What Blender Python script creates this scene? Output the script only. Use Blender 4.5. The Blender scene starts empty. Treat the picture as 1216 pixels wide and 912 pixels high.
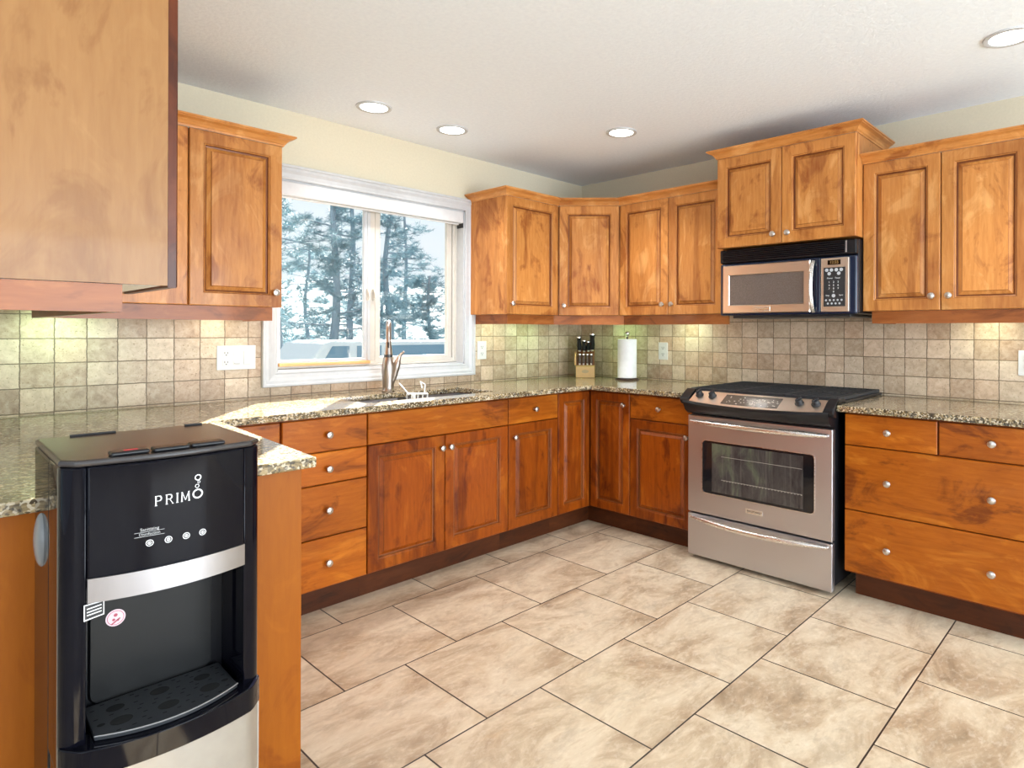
import bpy, bmesh, math, random
from mathutils import Vector, Matrix
PI = math.pi
S = bpy.context.scene
COL = S.collection

# ------------------------------------------------------------------ camera
F, YAW, U0, HY = 744.584, 42.7082, 676.46, 392.73
cam_d = bpy.data.cameras.new('camera')
cam = bpy.data.objects.new('camera', cam_d)
COL.objects.link(cam)
cam_d.sensor_fit = 'HORIZONTAL'; cam_d.sensor_width = 36
cam_d.lens = 36 * F / 1216
cam_d.shift_x = -(U0 - 608) / 1216
cam_d.shift_y = (HY - 456) / 1216
cam_d.clip_start = .02; cam_d.clip_end = 500
cam.matrix_world = (Matrix.Translation((-3.6572, -3.2511, 1.2384)) @ Matrix.Rotation(math.radians(YAW - 90), 4, 'Z')
                    @ Matrix.Rotation(PI / 2, 4, 'X') @ Matrix.Rotation(math.radians(.186), 4, 'Z'))
S.camera = cam

# ------------------------------------------------------------------ world, sun, added fill, exposure
w = bpy.data.worlds.new('sky'); S.world = w; w.use_nodes = True
wb = w.node_tree.nodes['Background']
wb.inputs[0].default_value = (.86, .93, 1, 1); wb.inputs[1].default_value = 1.0
S.view_settings.view_transform = 'Standard'; S.view_settings.look = 'None'
S.view_settings.exposure = 0.15; S.view_settings.gamma = 1
try: S.view_settings.use_curve_mapping = False
except Exception: pass

def light(name, kind, loc, energy, color=(1, 1, 1), size=.1, size_y=None, aim=None, **kw):
    l = bpy.data.lights.new(name, kind); o = bpy.data.objects.new(name, l); COL.objects.link(o)
    o.location = loc; l.energy = energy; l.color = color
    if kind == 'AREA':
        l.size = size
        if size_y: l.shape = 'RECTANGLE'; l.size_y = size_y
        else: l.shape = 'DISK'
    elif kind != 'SUN': l.shadow_soft_size = size
    for k, v in kw.items(): setattr(l, k, v)
    if aim is not None: o.rotation_euler = Vector(aim).to_track_quat('-Z', 'Y').to_euler()
    return o
SUN = light('sun', 'SUN', (6, 8, 8), 64, (1, .97, .92), aim=(-.245, -.302, -.18)); SUN.data.angle = math.radians(.6)
# unseen fill lights added behind and beside the camera to brighten the room
light('added_fill_right', 'AREA', (-1.7, -7.8, 1.2), 320, (.81, .91, 1), 3.2, 2.2, aim=(-.05, 1, .42))
light('added_fill_left', 'AREA', (-5.4, -7.8, 1.25), 95, (.81, .91, 1), 2.6, 1.9, aim=(.2, 1, .42))
light('added_fill_side', 'AREA', (-6.9, -4.2, 1.3), 55, (.81, .91, 1), 2.6, 1.8, aim=(1, .1, .8))

# ------------------------------------------------------------------ materials
def L3(r, g, b):
    f = lambda c: (c / 255 / 12.92) if c / 255 <= .04045 else ((c / 255 + .055) / 1.055) ** 2.4
    return (f(r), f(g), f(b), 1)
class NT:
    def __init__(s, name):
        s.m = bpy.data.materials.new(name); s.m.use_nodes = True
        s.t = s.m.node_tree; s.b = s.t.nodes['Principled BSDF']
    def n(s, typ, ins=None, **kw):
        x = s.t.nodes.new('ShaderNode' + typ)
        for k, v in kw.items(): setattr(x, k, v)
        for k, v in (ins or {}).items(): s.set(x, k, v)
        return x
    def set(s, x, k, v):
        if isinstance(v, bpy.types.NodeSocket): s.t.links.new(v, x.inputs[k])
        else: x.inputs[k].default_value = v
    def math(s, op, a, b=0.): return s.n('Math', {0: a, 1: b}, operation=op).outputs[0]
    def ramp(s, fac, stops, interp='LINEAR'):
        r = s.n('ValToRGB', {0: fac}); e = r.color_ramp; e.interpolation = interp
        while len(e.elements) < len(stops): e.elements.new(.5)
        for el, (p, c) in zip(e.elements, stops): el.position = p; el.color = c if len(c) == 4 else (*c, 1)
        return r.outputs[0]
    def mix(s, fac, a, b, mode='MIX'):
        x = s.n('MixRGB', {0: fac, 1: a, 2: b}, blend_type=mode); return x.outputs[0]
    def coord(s, scale=(1, 1, 1), loc=(0, 0, 0), rnd=0., rot=(0, 0, 0)):
        c = s.n('TexCoord').outputs['Object']
        if rnd:
            r = s.n('ObjectInfo').outputs['Random']
            v = s.n('VectorMath', {0: c, 1: s.n('CombineXYZ', {0: s.math('MULTIPLY', r, rnd), 1: s.math('MULTIPLY', r, rnd * 1.7), 2: s.math('MULTIPLY', r, rnd * 2.3)}).outputs[0]}, operation='ADD').outputs[0]
            c = v
        return s.n('Mapping', {0: c, 1: loc, 2: rot, 3: scale}).outputs[0]
    def noise(s, vec, scale, detail=4, rough=.55, dist=0.):
        return s.n('TexNoise', {'Vector': vec, 'Scale': scale, 'Detail': detail, 'Roughness': rough, 'Distortion': dist}).outputs[0]
    def bump(s, h, strength=.2, dist=.01):
        s.set(s.b, 'Normal', s.n('Bump', {'Height': h, 'Strength': strength, 'Distance': dist}).outputs[0])
def plain(name, col, rough=.5, metal=0., **kw):
    x = NT(name); v = x.noise(x.coord(), 35, 3)
    c = col if len(col) == 4 else (*col, 1)
    d = tuple(k * .93 for k in c[:3]) + (1,)
    x.set(x.b, 'Base Color', x.ramp(v, [(.3, d), (.7, c)]))
    x.set(x.b, 'Roughness', rough); x.set(x.b, 'Metallic', metal)
    for k, v in kw.items(): x.set(x.b, k, v)
    return x.m
def wood(name, base, light_c, dark, axis, rough=.32, amt=.62, coat=.12):
    x = NT(name)
    hi, lo = 1., .12
    sc = (hi, hi, lo) if axis == 'z' else (lo, lo, hi)
    c0 = x.coord((1, 1, .55) if axis == 'z' else (.5, .5, 1.1), rnd=13.)
    c1 = x.coord(sc, rnd=13.)
    blot = x.noise(c0, 5.0, 5, .62, 1.3)
    big = x.noise(c1, 5.5, 4, .6, .9)
    grain = x.noise(c1, 75, 4, .6, .2)
    col = x.ramp(blot, [(.36, dark), (.45, base), (.55, base), (.64, light_c)])
    col = x.mix(x.math('MULTIPLY', x.ramp(big, [(.50, (0, 0, 0)), (.60, (1, 1, 1))]), amt), col, dark)
    col = x.mix(.22, col, x.ramp(grain, [(.35, dark), (.65, light_c)]))
    pore = x.noise(x.coord((1, 1, .06) if axis == 'z' else (.06, .06, 1), rnd=7.), 260, 2)
    col = x.mix(x.math('MULTIPLY', x.ramp(pore, [(.6, (0, 0, 0)), (.75, (1, 1, 1))]), .15), col, dark)
    r = x.n('ObjectInfo').outputs['Random']
    col = x.n('HueSaturation', {'Value': x.n('MapRange', {0: r, 3: .9, 4: 1.1}).outputs[0], 'Color': col}).outputs[0]
    x.set(x.b, 'Base Color', col); x.set(x.b, 'Roughness', rough)
    x.set(x.b, 'Coat Weight', coat); x.set(x.b, 'Coat Roughness', .08); x.set(x.b, 'Specular IOR Level', .2)
    x.bump(grain, .03, .002)
    return x.m
MP_B, MP_L, MP_D = L3(196, 130, 66), L3(218, 158, 94), L3(146, 82, 36)
W_V = wood('maple_upright', MP_B, MP_L, MP_D, 'z')
W_H = wood('maple_lengthwise', MP_B, MP_L, MP_D, 'x')
B_B, B_L, B_D = L3(142, 66, 10), L3(166, 88, 22), L3(92, 34, 7)  # same maple; weaker light on the lower cabinets put into darker colours
WB_V = wood('shaded_maple_upright', B_B, B_L, B_D, 'z')
WB_H = wood('shaded_maple_lengthwise', L3(168, 88, 18), L3(192, 112, 32), L3(112, 50, 10), 'x', .32, .5)
W_VEN = wood('end_veneer', L3(160, 116, 72), L3(170, 126, 80), L3(142, 98, 58), 'z', .35, .2)
W_EDGE = wood('edge_dark', L3(92, 44, 22), L3(106, 54, 28), L3(66, 30, 16), 'z', .35, .3)  # darker brown than the other wall cabinet doors
W_RAIL = wood('rail_stained', L3(150, 86, 40), L3(168, 102, 52), L3(112, 60, 28), 'x', .32, .4)
W_KICK = wood('kick_shaded', L3(78, 38, 16), L3(90, 46, 20), L3(50, 24, 10), 'x', .45, .4)  # shadow under the cabinets put into a darker wood colour
W_PANEL = wood('leg_panel', L3(150, 82, 14), L3(160, 90, 18), L3(132, 66, 10), 'z', .45, .2, 0.)
M_GLZ_SHADE = wood('glaze_and_shade', L3(128, 72, 34), L3(146, 86, 44), L3(98, 52, 24), 'z', .4, .3)  # glaze in the panel grooves, with groove shadow put into its colour
M_MEL = plain('white_melamine', (.75, .75, .73), .4)
M_GAP = plain('dark_reveal', (.02, .008, .004), .8)

def granite():
    x = NT('granite')
    c = x.coord()
    n0 = x.noise(x.coord((.28, 1.9, 1), rot=(0, 0, .12)), 4.6, 9, .7, .9)
    n1 = x.noise(c, 28, 5, .6, .4)
    v = x.n('TexVoronoi', {'Vector': c, 'Scale': 170.}).outputs['Color']
    vv = x.n('SeparateColor', {0: v}).outputs[0]
    v2 = x.n('SeparateColor', {0: x.n('TexVoronoi', {'Vector': c, 'Scale': 70.}).outputs['Color']}).outputs[1]
    vein = x.ramp(n0, [(.3, L3(52, 44, 34)), (.4, L3(104, 86, 60)), (.47, L3(178, 154, 112)), (.51, L3(84, 70, 48)), (.57, L3(192, 172, 132)), (.63, L3(104, 84, 56)), (.75, L3(62, 56, 46))])
    col = x.mix(x.math('MULTIPLY', x.ramp(n1, [(.42, (0, 0, 0)), (.6, (1, 1, 1))]), .3), vein, L3(76, 66, 52))
    col = x.mix(x.math('MULTIPLY', x.ramp(vv, [(.74, (0, 0, 0)), (.78, (1, 1, 1))]), .7), col, L3(46, 42, 38))
    col = x.mix(x.math('MULTIPLY', x.ramp(vv, [(.22, (1, 1, 1)), (.26, (0, 0, 0))]), .6), col, L3(226, 214, 190))
    col = x.mix(x.math('MULTIPLY', x.ramp(v2, [(.8, (0, 0, 0)), (.85, (1, 1, 1))]), .5), col, L3(60, 62, 66))
    x.set(x.b, 'Base Color', col); x.set(x.b, 'Roughness', .10); x.set(x.b, 'Specular IOR Level', .38)
    return x.m
M_GRAN = granite()

def backsplash(name, ax, x0, pw, z0, ph):
    x = NT(name)
    c = x.n('SeparateXYZ', {0: x.n('TexCoord').outputs['Object']}).outputs
    wob = x.math('MULTIPLY', x.math('SUBTRACT', x.noise(x.coord(), 38, 4, .65), .5), .009)
    u = x.math('ADD', x.math('SUBTRACT', c[ax], x0 - 40 * pw), wob)
    v = x.math('ADD', x.math('SUBTRACT', c[2], z0 - 20 * ph), x.math('MULTIPLY', wob, .7))
    vec = x.n('CombineXYZ', {0: u, 1: v}).outputs[0]
    b = x.n('TexBrick', {'Vector': vec, 'Color1': (0, 0, 0, 1), 'Color2': (1, 1, 1, 1), 'Scale': 1., 'Mortar Size': .0026, 'Mortar Smooth': .5, 'Bias': 0., 'Brick Width': pw, 'Row Height': ph}, offset=0., squash=1.)
    r = x.n('SeparateColor', {0: b.outputs[0]}).outputs[0]
    n4 = x.n('TexNoise', {'Vector': x.coord(), 'W': x.math('MULTIPLY', r, 40), 'Scale': 30., 'Detail': 8, 'Roughness': .72, 'Distortion': .6}, noise_dimensions='4D').outputs[0]
    tone = x.ramp(r, [(0, L3(164, 142, 116)), (.2, L3(210, 190, 164)), (.4, L3(158, 132, 104)), (.6, L3(220, 202, 178)), (.8, L3(196, 162, 132)), (1, L3(146, 122, 98))])
    cl = x.mix(.42, tone, x.ramp(n4, [(.34, L3(136, 112, 86)), (.5, L3(196, 174, 148)), (.66, L3(226, 212, 190))]))
    pits = x.noise(x.coord(), 120, 3, .6)
    pm = x.math('MULTIPLY', x.ramp(pits, [(.62, (0, 0, 0)), (.69, (1, 1, 1))]), .6)
    cl = x.mix(pm, cl, L3(122, 98, 72))
    cl = x.mix(b.outputs[1], cl, L3(112, 94, 72))
    x.set(x.b, 'Base Color', cl); x.set(x.b, 'Roughness', .42)
    h = x.math('SUBTRACT', x.math('MULTIPLY', n4, .25), x.math('ADD', b.outputs[1], x.math('MULTIPLY', pm, .5)))
    x.bump(h, .5, .003)
    return x.m
M_TL = backsplash('travertine_left', 0, -3.3141, .1059, 1.003, .0982)
M_TC = backsplash('travertine_corner', 0, -1.0070, .1066, 1.003, .0982)
M_TR = backsplash('travertine_right', 1, -.6337, .10425, 1.003, .0982)

def floor_mat():
    T = .4721; x = NT('floor_tile')
    c = x.n('SeparateXYZ', {0: x.n('TexCoord').outputs['Object']}).outputs
    # tile courses drift very slightly in x with y
    u = x.math('ADD', x.math('SUBTRACT', c[0], -2.3615 + .5 * T - 20 * T), 0.)
    v = x.math('SUBTRACT', c[1], -.7585 - 20 * T)
    vec = x.n('CombineXYZ', {0: u, 1: v}).outputs[0]
    b = x.n('TexBrick', {'Vector': vec, 'Color1': (0, 0, 0, 1), 'Color2': (1, 1, 1, 1), 'Scale': 1., 'Mortar Size': .003, 'Mortar Smooth': .2, 'Bias': 0., 'Brick Width': T, 'Row Height': T}, offset=.5, offset_frequency=2, squash=1.)
    r = x.n('SeparateColor', {0: b.outputs[0]}).outputs[0]
    W = x.math('MULTIPLY', r, 60)
    sh = x.n('VectorMath', {0: x.coord((.75, 1.35, 1), rot=(0, 0, .5)), 1: x.n('CombineXYZ', {0: W, 1: x.math('MULTIPLY', W, .7)}).outputs[0]}, operation='ADD').outputs[0]
    a = x.noise(sh, 3.8, 9, .66, .6)
    a2 = x.noise(sh, 7.5, 8, .7, .4)
    fine = x.noise(sh, 34, 5, .65, .3)
    col = x.ramp(a, [(.3, L3(150, 128, 102)), (.41, L3(182, 158, 130)), (.5, L3(206, 186, 158)), (.6, L3(218, 201, 175)), (.7, L3(190, 163, 130))])
    col = x.mix(x.math('MULTIPLY', x.ramp(a2, [(.5, (0, 0, 0)), (.64, (1, 1, 1))]), .45), col, L3(164, 144, 120))
    col = x.mix(x.math('MULTIPLY', x.ramp(a2, [(.3, (1, 1, 1)), (.42, (0, 0, 0))]), .35), col, L3(206, 172, 130))
    col = x.mix(x.math('MULTIPLY', x.ramp(fine, [(.5, (0, 0, 0)), (.68, (1, 1, 1))]), .3), col, L3(238, 226, 206))
    col = x.mix(b.outputs[1], col, L3(52, 42, 34))
    x.set(x.b, 'Base Color', col); x.set(x.b, 'Roughness', x.n('MapRange', {0: fine, 3: .3, 4: .48}).outputs[0])
    x.bump(x.math('SUBTRACT', x.math('MULTIPLY', fine, .1), b.outputs[1]), .4, .003)
    return x.m
M_FLOOR = floor_mat()
def ceiling_mat():
    x = NT('ceiling_texture'); n = x.noise(x.coord(), 60, 5, .6)
    x.set(x.b, 'Base Color', x.ramp(n, [(.3, (.80, .86, .93)), (.7, (.86, .92, .98))])); x.set(x.b, 'Roughness', .9); x.bump(n, .35, .006); return x.m
M_CEIL = ceiling_mat()
def wallpaint():
    x = NT('wall_paint'); n = x.noise(x.coord(), 90, 4)
    x.set(x.b, 'Base Color', x.ramp(n, [(.3, L3(206, 196, 172)), (.7, L3(212, 202, 178))])); x.set(x.b, 'Roughness', .75); x.bump(n, .1, .002); return x.m
M_WALL = wallpaint()
M_TRIM = plain('white_trim', (.53, .54, .55), .35)
M_VINYL = plain('cream_vinyl', (.60, .55, .48), .4)
M_BLIND = plain('blind_fabric', (.60, .60, .60), .8)
M_PLATE = plain('white_plastic', (.68, .68, .66), .35)
M_DARK = plain('slot_dark', (.02, .02, .02), .6)
M_PINE = plain('raw_pine', L3(226, 170, 110), .55)
def steel(name, col=(.62, .6, .58), rough=.28, an=.5, along='y'):
    x = NT(name)
    sc = {'y': (1, .02, 1), 'z': (1, 1, .02), 'x': (.02, 1, 1)}[along]
    n = x.noise(x.coord(sc), 400, 2)
    x.set(x.b, 'Base Color', (*col, 1)); x.set(x.b, 'Metallic', 1.)
    x.set(x.b, 'Roughness', x.n('MapRange', {0: n, 3: rough - .06, 4: rough + .1}).outputs[0]); x.bump(n, .06, .001)
    return x.m
M_STEEL = steel('brushed_steel', (.58, .58, .61), .34)
M_BAND = steel('band_steel', (.32, .30, .30), .38, along='z')
M_STEELW = steel('warm_steel', (.80, .70, .60), .3)
M_NICK = steel('brushed_nickel', (.36, .31, .275), .3, along='z')
M_KNOB = steel('satin_nickel', (.6, .57, .54), .3)
M_HAND = steel('handle_steel', (.82, .80, .78), .26)
M_SINK = steel('sink_steel', (.22, .22, .24), .35)
M_BLK = plain('gloss_black', (.003, .003, .006), .06, **{'Specular IOR Level': .16})
M_BLKS = plain('satin_black', (.009, .009, .011), .3, **{'Specular IOR Level': .35})
M_BLKM = plain('matte_black', (.02, .02, .022), .55)
M_NAVY = plain('blue_black', (.012, .02, .045), .15)
M_GREYD = plain('dark_grey_plastic', (.03, .03, .032), .3)
M_IRON = plain('cast_iron', (.022, .024, .028), .5)
M_GLASSB = plain('oven_glass', (.01, .01, .012), .04)
def oven_in():
    x = NT('oven_interior'); c = x.coord((1, 1, .5))
    n = x.noise(c, 9, 5, .65, .8); m = x.noise(x.coord((1, 1, .04)), 60, 4, .7)
    col = x.ramp(n, [(.3, L3(38, 32, 34)), (.5, L3(70, 66, 64)), (.62, L3(92, 98, 80)), (.75, L3(62, 60, 46))])
    x.set(x.b, 'Base Color', x.mix(x.math('MULTIPLY', x.ramp(m, [(.5, (0, 0, 0)), (.7, (1, 1, 1))]), .22), col, L3(140, 134, 126))); x.set(x.b, 'Roughness', .15); return x.m
M_OVIN = oven_in()
def mwglass():
    x = NT('mesh_screen'); v = x.n('TexVoronoi', {'Vector': x.coord(), 'Scale': 420.}).outputs[0]
    x.set(x.b, 'Base Color', x.ramp(v, [(.2, L3(84, 74, 68)), (.6, L3(116, 106, 100))])); x.set(x.b, 'Roughness', .12); return x.m
M_MWG = mwglass()
M_WHT = plain('white_print', (.85, .85, .85), .5)
M_PINK = plain('sticker_pink', (.85, .62, .68), .5)
M_REDP = plain('sticker_red', (.45, .08, .12), .5)
M_RED = plain('red_mark', (.6, .02, .03), .4)
M_BLOCK = plain('knife_block_wood', L3(205, 160, 108), .45)
M_BLOCKD = plain('knife_block_side', L3(120, 74, 42), .45)
M_PAPER = plain('paper_towel', (.86, .86, .87), .9)
M_BRONZE = plain('dark_bronze', (.08, .05, .04), .35, .6)
M_HANDBR = plain('knife_handle_brown', (.10, .065, .05), .4)
M_WIRE = plain('white_wire', (.62, .62, .6), .35)
def emis(name, col, st):
    x = NT(name); x.set(x.b, 'Emission Color', (*col, 1)); x.set(x.b, 'Emission Strength', st); return x.m
M_LAMP = emis('lamp_lens', (1, .97, .9), 6)
M_DISP = plain('amber_display', (.12, .06, .025), .2)
def glass_mat():
    x = NT('window_glass'); x.t.nodes.remove(x.b)
    out = [k for k in x.t.nodes if k.type == 'OUTPUT_MATERIAL'][0]
    bk = x.n('NewGeometry').outputs['Backfacing']; fr = x.n('Fresnel', {0: x.n('MapRange', {0: bk, 3: 1.45, 4: 1 / 1.45}).outputs[0]}).outputs[0]
    mixn = x.n('MixShader', {0: x.math('MULTIPLY', fr, .8), 1: x.n('BsdfTransparent', {0: (.97, .985, .98, 1)}).outputs[0], 2: x.n('BsdfGlossy', {1: .02}).outputs[0]})
    x.t.links.new(mixn.outputs[0], out.inputs[0]); return x.m
M_GLASS = glass_mat()
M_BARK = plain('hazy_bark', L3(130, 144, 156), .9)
M_NEED = plain('hazed_needles', L3(124, 154, 164), .8)  # outdoor haze put into the pale blue-grey needle colours
M_NEED2 = plain('hazed_needles_pale', L3(146, 174, 182), .8)
def hillm():
    x = NT('misty_hill'); n = x.noise(x.coord(), .35, 8, .7)
    x.set(x.b, 'Base Color', x.ramp(n, [(.35, L3(34, 52, 58)), (.6, L3(62, 82, 90))])); x.set(x.b, 'Roughness', 1.); return x.m
M_HILL = hillm()
M_VAN = plain('van_paint', L3(205, 214, 222), .4)
M_VANG = plain('van_glass', L3(104, 138, 162), .3)

# ------------------------------------------------------------------ mesh helpers
class MB:
    def __init__(s): s.v = []; s.f = []; s.mi = []; s.m = 0
    def add(s, vs, fs):
        k = len(s.v); s.v += [tuple(v) for v in vs]; s.f += [tuple(i + k for i in f) for f in fs]; s.mi += [s.m] * len(fs); return s
    def mat(s, i): s.m = i; return s
    def box(s, x0, x1, y0, y1, z0, z1):
        vs = [(x, y, z) for z in (z0, z1) for y in (y0, y1) for x in (x0, x1)]
        return s.add(vs, [(0, 2, 3, 1), (4, 5, 7, 6), (0, 1, 5, 4), (2, 6, 7, 3), (0, 4, 6, 2), (1, 3, 7, 5)])
    def prism(s, poly, z0, z1):
        n = len(poly)
        return s.add([(x, y, z0) for x, y in poly] + [(x, y, z1) for x, y in poly],
                     [tuple(range(n))[::-1], tuple(range(n, 2 * n))] + [(i, (i + 1) % n, n + (i + 1) % n, n + i) for i in range(n)])
    def loft(s, rings, closed=True, caps=True):
        n = len(rings[0]); vs = [p for r in rings for p in r]; fs = []
        for a in range(len(rings) - 1):
            for i in range(n if closed else n - 1):
                j = (i + 1) % n; fs.append((a * n + i, a * n + j, (a + 1) * n + j, (a + 1) * n + i))
        if caps: fs += [tuple(range(n))[::-1], tuple(range((len(rings) - 1) * n, len(rings) * n))]
        return s.add(vs, fs)
    def lathe(s, prof, c=(0, 0, 0), ax=(0, 0, 1), n=20):
        ax = Vector(ax).normalized(); a = ax.orthogonal().normalized(); b = ax.cross(a); c = Vector(c)
        rings = [[c + ax * h + (a * math.cos(2 * PI * i / n) + b * math.sin(2 * PI * i / n)) * max(r, 1e-5) for i in range(n)] for r, h in prof]
        return s.loft(rings)
    def tube(s, pts, r, n=10):
        pts = [Vector(p) for p in pts]; rs = r if isinstance(r, (list, tuple)) else [r] * len(pts)
        d0 = (pts[1] - pts[0]).normalized(); a = d0.orthogonal().normalized(); rings = []
        for i, p in enumerate(pts):
            d = (pts[min(i + 1, len(pts) - 1)] - pts[max(i - 1, 0)]).normalized()
            a = (a - d * a.dot(d)).normalized(); b = d.cross(a)
            rings.append([p + (a * math.cos(2 * PI * k / n) + b * math.sin(2 * PI * k / n)) * rs[i] for k in range(n)])
        return s.loft(rings)
    def build(s, name, mats, parent=None, bevel=0, smooth=False, seg=2, weld=False):
        me = bpy.data.meshes.new(name); off = Vector((0, 0, 0))
        if parent is not None:
            q = parent
            while q is not None: off += Vector(q.location); q = q.parent
        me.from_pydata([tuple(Vector(v) - (off if not getattr(s, 'local', False) else Vector((0, 0, 0)))) for v in s.v], [], s.f)
        for m in (mats if isinstance(mats, (list, tuple)) else [mats]): me.materials.append(m)
        for p, i in zip(me.polygons, s.mi): p.material_index = i
        bm = bmesh.new(); bm.from_mesh(me)
        if weld: bmesh.ops.remove_doubles(bm, verts=bm.verts, dist=1e-5)
        bmesh.ops.recalc_face_normals(bm, faces=bm.faces); bm.to_mesh(me); bm.free()
        if smooth:
            me.shade_smooth(); me.set_sharp_from_angle(angle=math.radians(38))
        o = bpy.data.objects.new(name, me); COL.objects.link(o)
        if parent is not None: o.parent = parent
        if bevel:
            b = o.modifiers.new('bevel', 'BEVEL'); b.width = bevel; b.segments = seg; b.limit_method = 'ANGLE'; b.angle_limit = math.radians(40)
        return o
def tag(o, label, cat, group=None, kind=None):
    o['label'] = label; o['category'] = cat
    if group: o['group'] = group
    if kind: o['kind'] = kind
    return o
def thing(name, loc, label, cat, group=None, rz=0.):
    o = bpy.data.objects.new(name, None); COL.objects.link(o); o.location = loc; o.rotation_euler = (0, 0, rz)
    o.empty_display_size = .05; return tag(o, label, cat, group)
def struct(o): o['kind'] = 'structure'; return o
def rrect(w, h, r, n=5):
    pts = []
    for cx, cy, a0 in ((w / 2 - r, h / 2 - r, 0), (-w / 2 + r, h / 2 - r, 90), (-w / 2 + r, -h / 2 + r, 180), (w / 2 - r, -h / 2 + r, 270)):
        for k in range(n + 1):
            a = math.radians(a0 + 90 * k / n); pts.append((cx + r * math.cos(a), cy + r * math.sin(a)))
    return pts
_txt = {}
def text_faces(txt, size):
    c = bpy.data.curves.new('lettering', 'FONT'); c.body = txt; c.size = size; c.align_x = 'CENTER'; c.align_y = 'CENTER'; c.extrude = .0002; c.resolution_u = 3
    o = bpy.data.objects.new('lettering', c); COL.objects.link(o)
    dg = bpy.context.evaluated_depsgraph_get(); me = bpy.data.meshes.new_from_object(o.evaluated_get(dg))
    vs = [v.co.copy() for v in me.vertices]; fs = [tuple(p.vertices) for p in me.polygons]
    bpy.data.objects.remove(o); bpy.data.curves.remove(c); bpy.data.meshes.remove(me)
    return vs, fs

# plane frames: u along the wall, n outward, d distance from plane
class Fr:
    def __init__(s, o, u, n): s.o = Vector((*o, 0)); s.u = Vector((*u, 0)); s.n = Vector((*n, 0))
    def p(s, u, z, d=0.): return s.o + s.u * u + s.n * d + Vector((0, 0, z))
    def box(s, mb, u0, u1, z0, z1, d0, d1):
        vs = [s.p(u, z, d) for z in (z0, z1) for d in (d0, d1) for u in (u0, u1)]
        return mb.add(vs, [(0, 2, 3, 1), (4, 5, 7, 6), (0, 1, 5, 4), (2, 6, 7, 3), (0, 4, 6, 2), (1, 3, 7, 5)])
    def text(s, mb, txt, u, z, size, d, flip=1):
        vs, fs = text_faces(txt, size); return mb.add([s.p(u + v.x * flip, z + v.y, d + v.z) for v in vs], fs)
    def poly(s, mb, pts, d0, d1):
        n = len(pts); return mb.add([s.p(a, b, d0) for a, b in pts] + [s.p(a, b, d1) for a, b in pts],
            [tuple(range(n))[::-1], tuple(range(n, 2 * n))] + [(i, (i + 1) % n, n + (i + 1) % n, n + i) for i in range(n)])
    def ring(s, mb, u, z, r0, r1, d0, d1, n=20):
        vs = []; fs = []
        for k in range(n):
            c, q = math.cos(2 * PI * k / n), math.sin(2 * PI * k / n)
            vs += [s.p(u + r0 * c, z + r0 * q, d1), s.p(u + r1 * c, z + r1 * q, d1)]
        for k in range(n): j = (k + 1) % n; fs.append((2 * k, 2 * k + 1, 2 * j + 1, 2 * j))
        return mb.add(vs, fs)

KNOB_PROF = [(.007, 0), (.006, .004), (.0052, .012), (.009, .016), (.0148, .019), (.0158, .0225), (.0135, .027), (.007, .0295), (0, .030)]
def knob(fr, parent, u, z, d=0.):
    mb = MB(); mb.lathe(KNOB_PROF, fr.p(u, z, d), fr.n, 20)
    return mb.build('knob', M_KNOB, parent, smooth=True)
def rect_ring(fr, u0, u1, z0, z1, d): return [fr.p(u0, z0, d), fr.p(u1, z0, d), fr.p(u1, z1, d), fr.p(u0, z1, d)]
def door(fr, parent, u0, u1, z0, z1, kn=None, mv=W_V, t=.02, stile=.055, name='door'):
    # frame with moulded inner edge
    mb = MB(); R = rect_ring
    def st(i, d): return R(fr, u0 + i, u1 - i, z0 + i, z1 - i, d)
    mb.loft([st(0, 0), st(0, t - .003), st(.003, t), st(stile - .004, t), st(stile - .002, t - .002)], caps=False)
    mb.add(st(0, 0), [(0, 1, 2, 3)])
    mb.loft([st(stile, t - .0015), st(stile + .004, t - .004)], caps=False)
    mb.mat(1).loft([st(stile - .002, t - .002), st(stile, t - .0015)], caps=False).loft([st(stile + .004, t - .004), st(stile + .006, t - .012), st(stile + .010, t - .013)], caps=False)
    o = mb.build(name, [mv, M_GLZ_SHADE], parent, weld=True)
    pn = MB(); i0 = stile + .0095
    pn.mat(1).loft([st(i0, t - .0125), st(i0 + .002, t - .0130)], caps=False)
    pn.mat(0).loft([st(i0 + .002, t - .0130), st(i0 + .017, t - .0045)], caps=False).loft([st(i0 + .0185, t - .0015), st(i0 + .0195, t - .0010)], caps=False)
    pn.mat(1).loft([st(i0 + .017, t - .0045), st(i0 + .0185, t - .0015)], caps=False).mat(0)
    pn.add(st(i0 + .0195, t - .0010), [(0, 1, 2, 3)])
    pn.build('raised_panel', [mv, M_GLZ_SHADE], o, weld=True)
    if kn: knob(fr, o, kn[0], kn[1], t)
    return o
def drawer(fr, parent, u0, u1, z0, z1, kns=(), mh=None, t=.02, name='drawer'):
    mb = MB(); e = .003
    def st(i, d): return rect_ring(fr, u0 + i, u1 - i, z0 + i, z1 - i, d)
    mb.loft([st(0, 0), st(0, t - e), st(e, t)], caps=True)
    o = mb.build(name, mh or WB_H, parent)
    for u, z in kns: knob(fr, o, u, z, t)
    return o
CROWN = [(0, 0), (.004, 0), (.006, .007), (.010, .010), (.014, .018), (.022, .026), (.033, .031), (.038, .033), (.040, .037), (.045, .038), (.045, .045), (0, .045)]
def offs(path, i, out):
    # mitred 2-D offset to the left-hand normal (path runs so that outside is on its right)
    P = [Vector(p) for p in path]
    def nrm(a, b): d = (b - a).normalized(); return Vector((d.y, -d.x))
    if i == 0: n = nrm(P[0], P[1]); return P[0] + n * out
    if i == len(P) - 1: n = nrm(P[-2], P[-1]); return P[-1] + n * out
    n1, n2 = nrm(P[i - 1], P[i]), nrm(P[i], P[i + 1]); m = (n1 + n2); m = m / (m.length_squared / 2) 
    return P[i] + m * out
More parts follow.
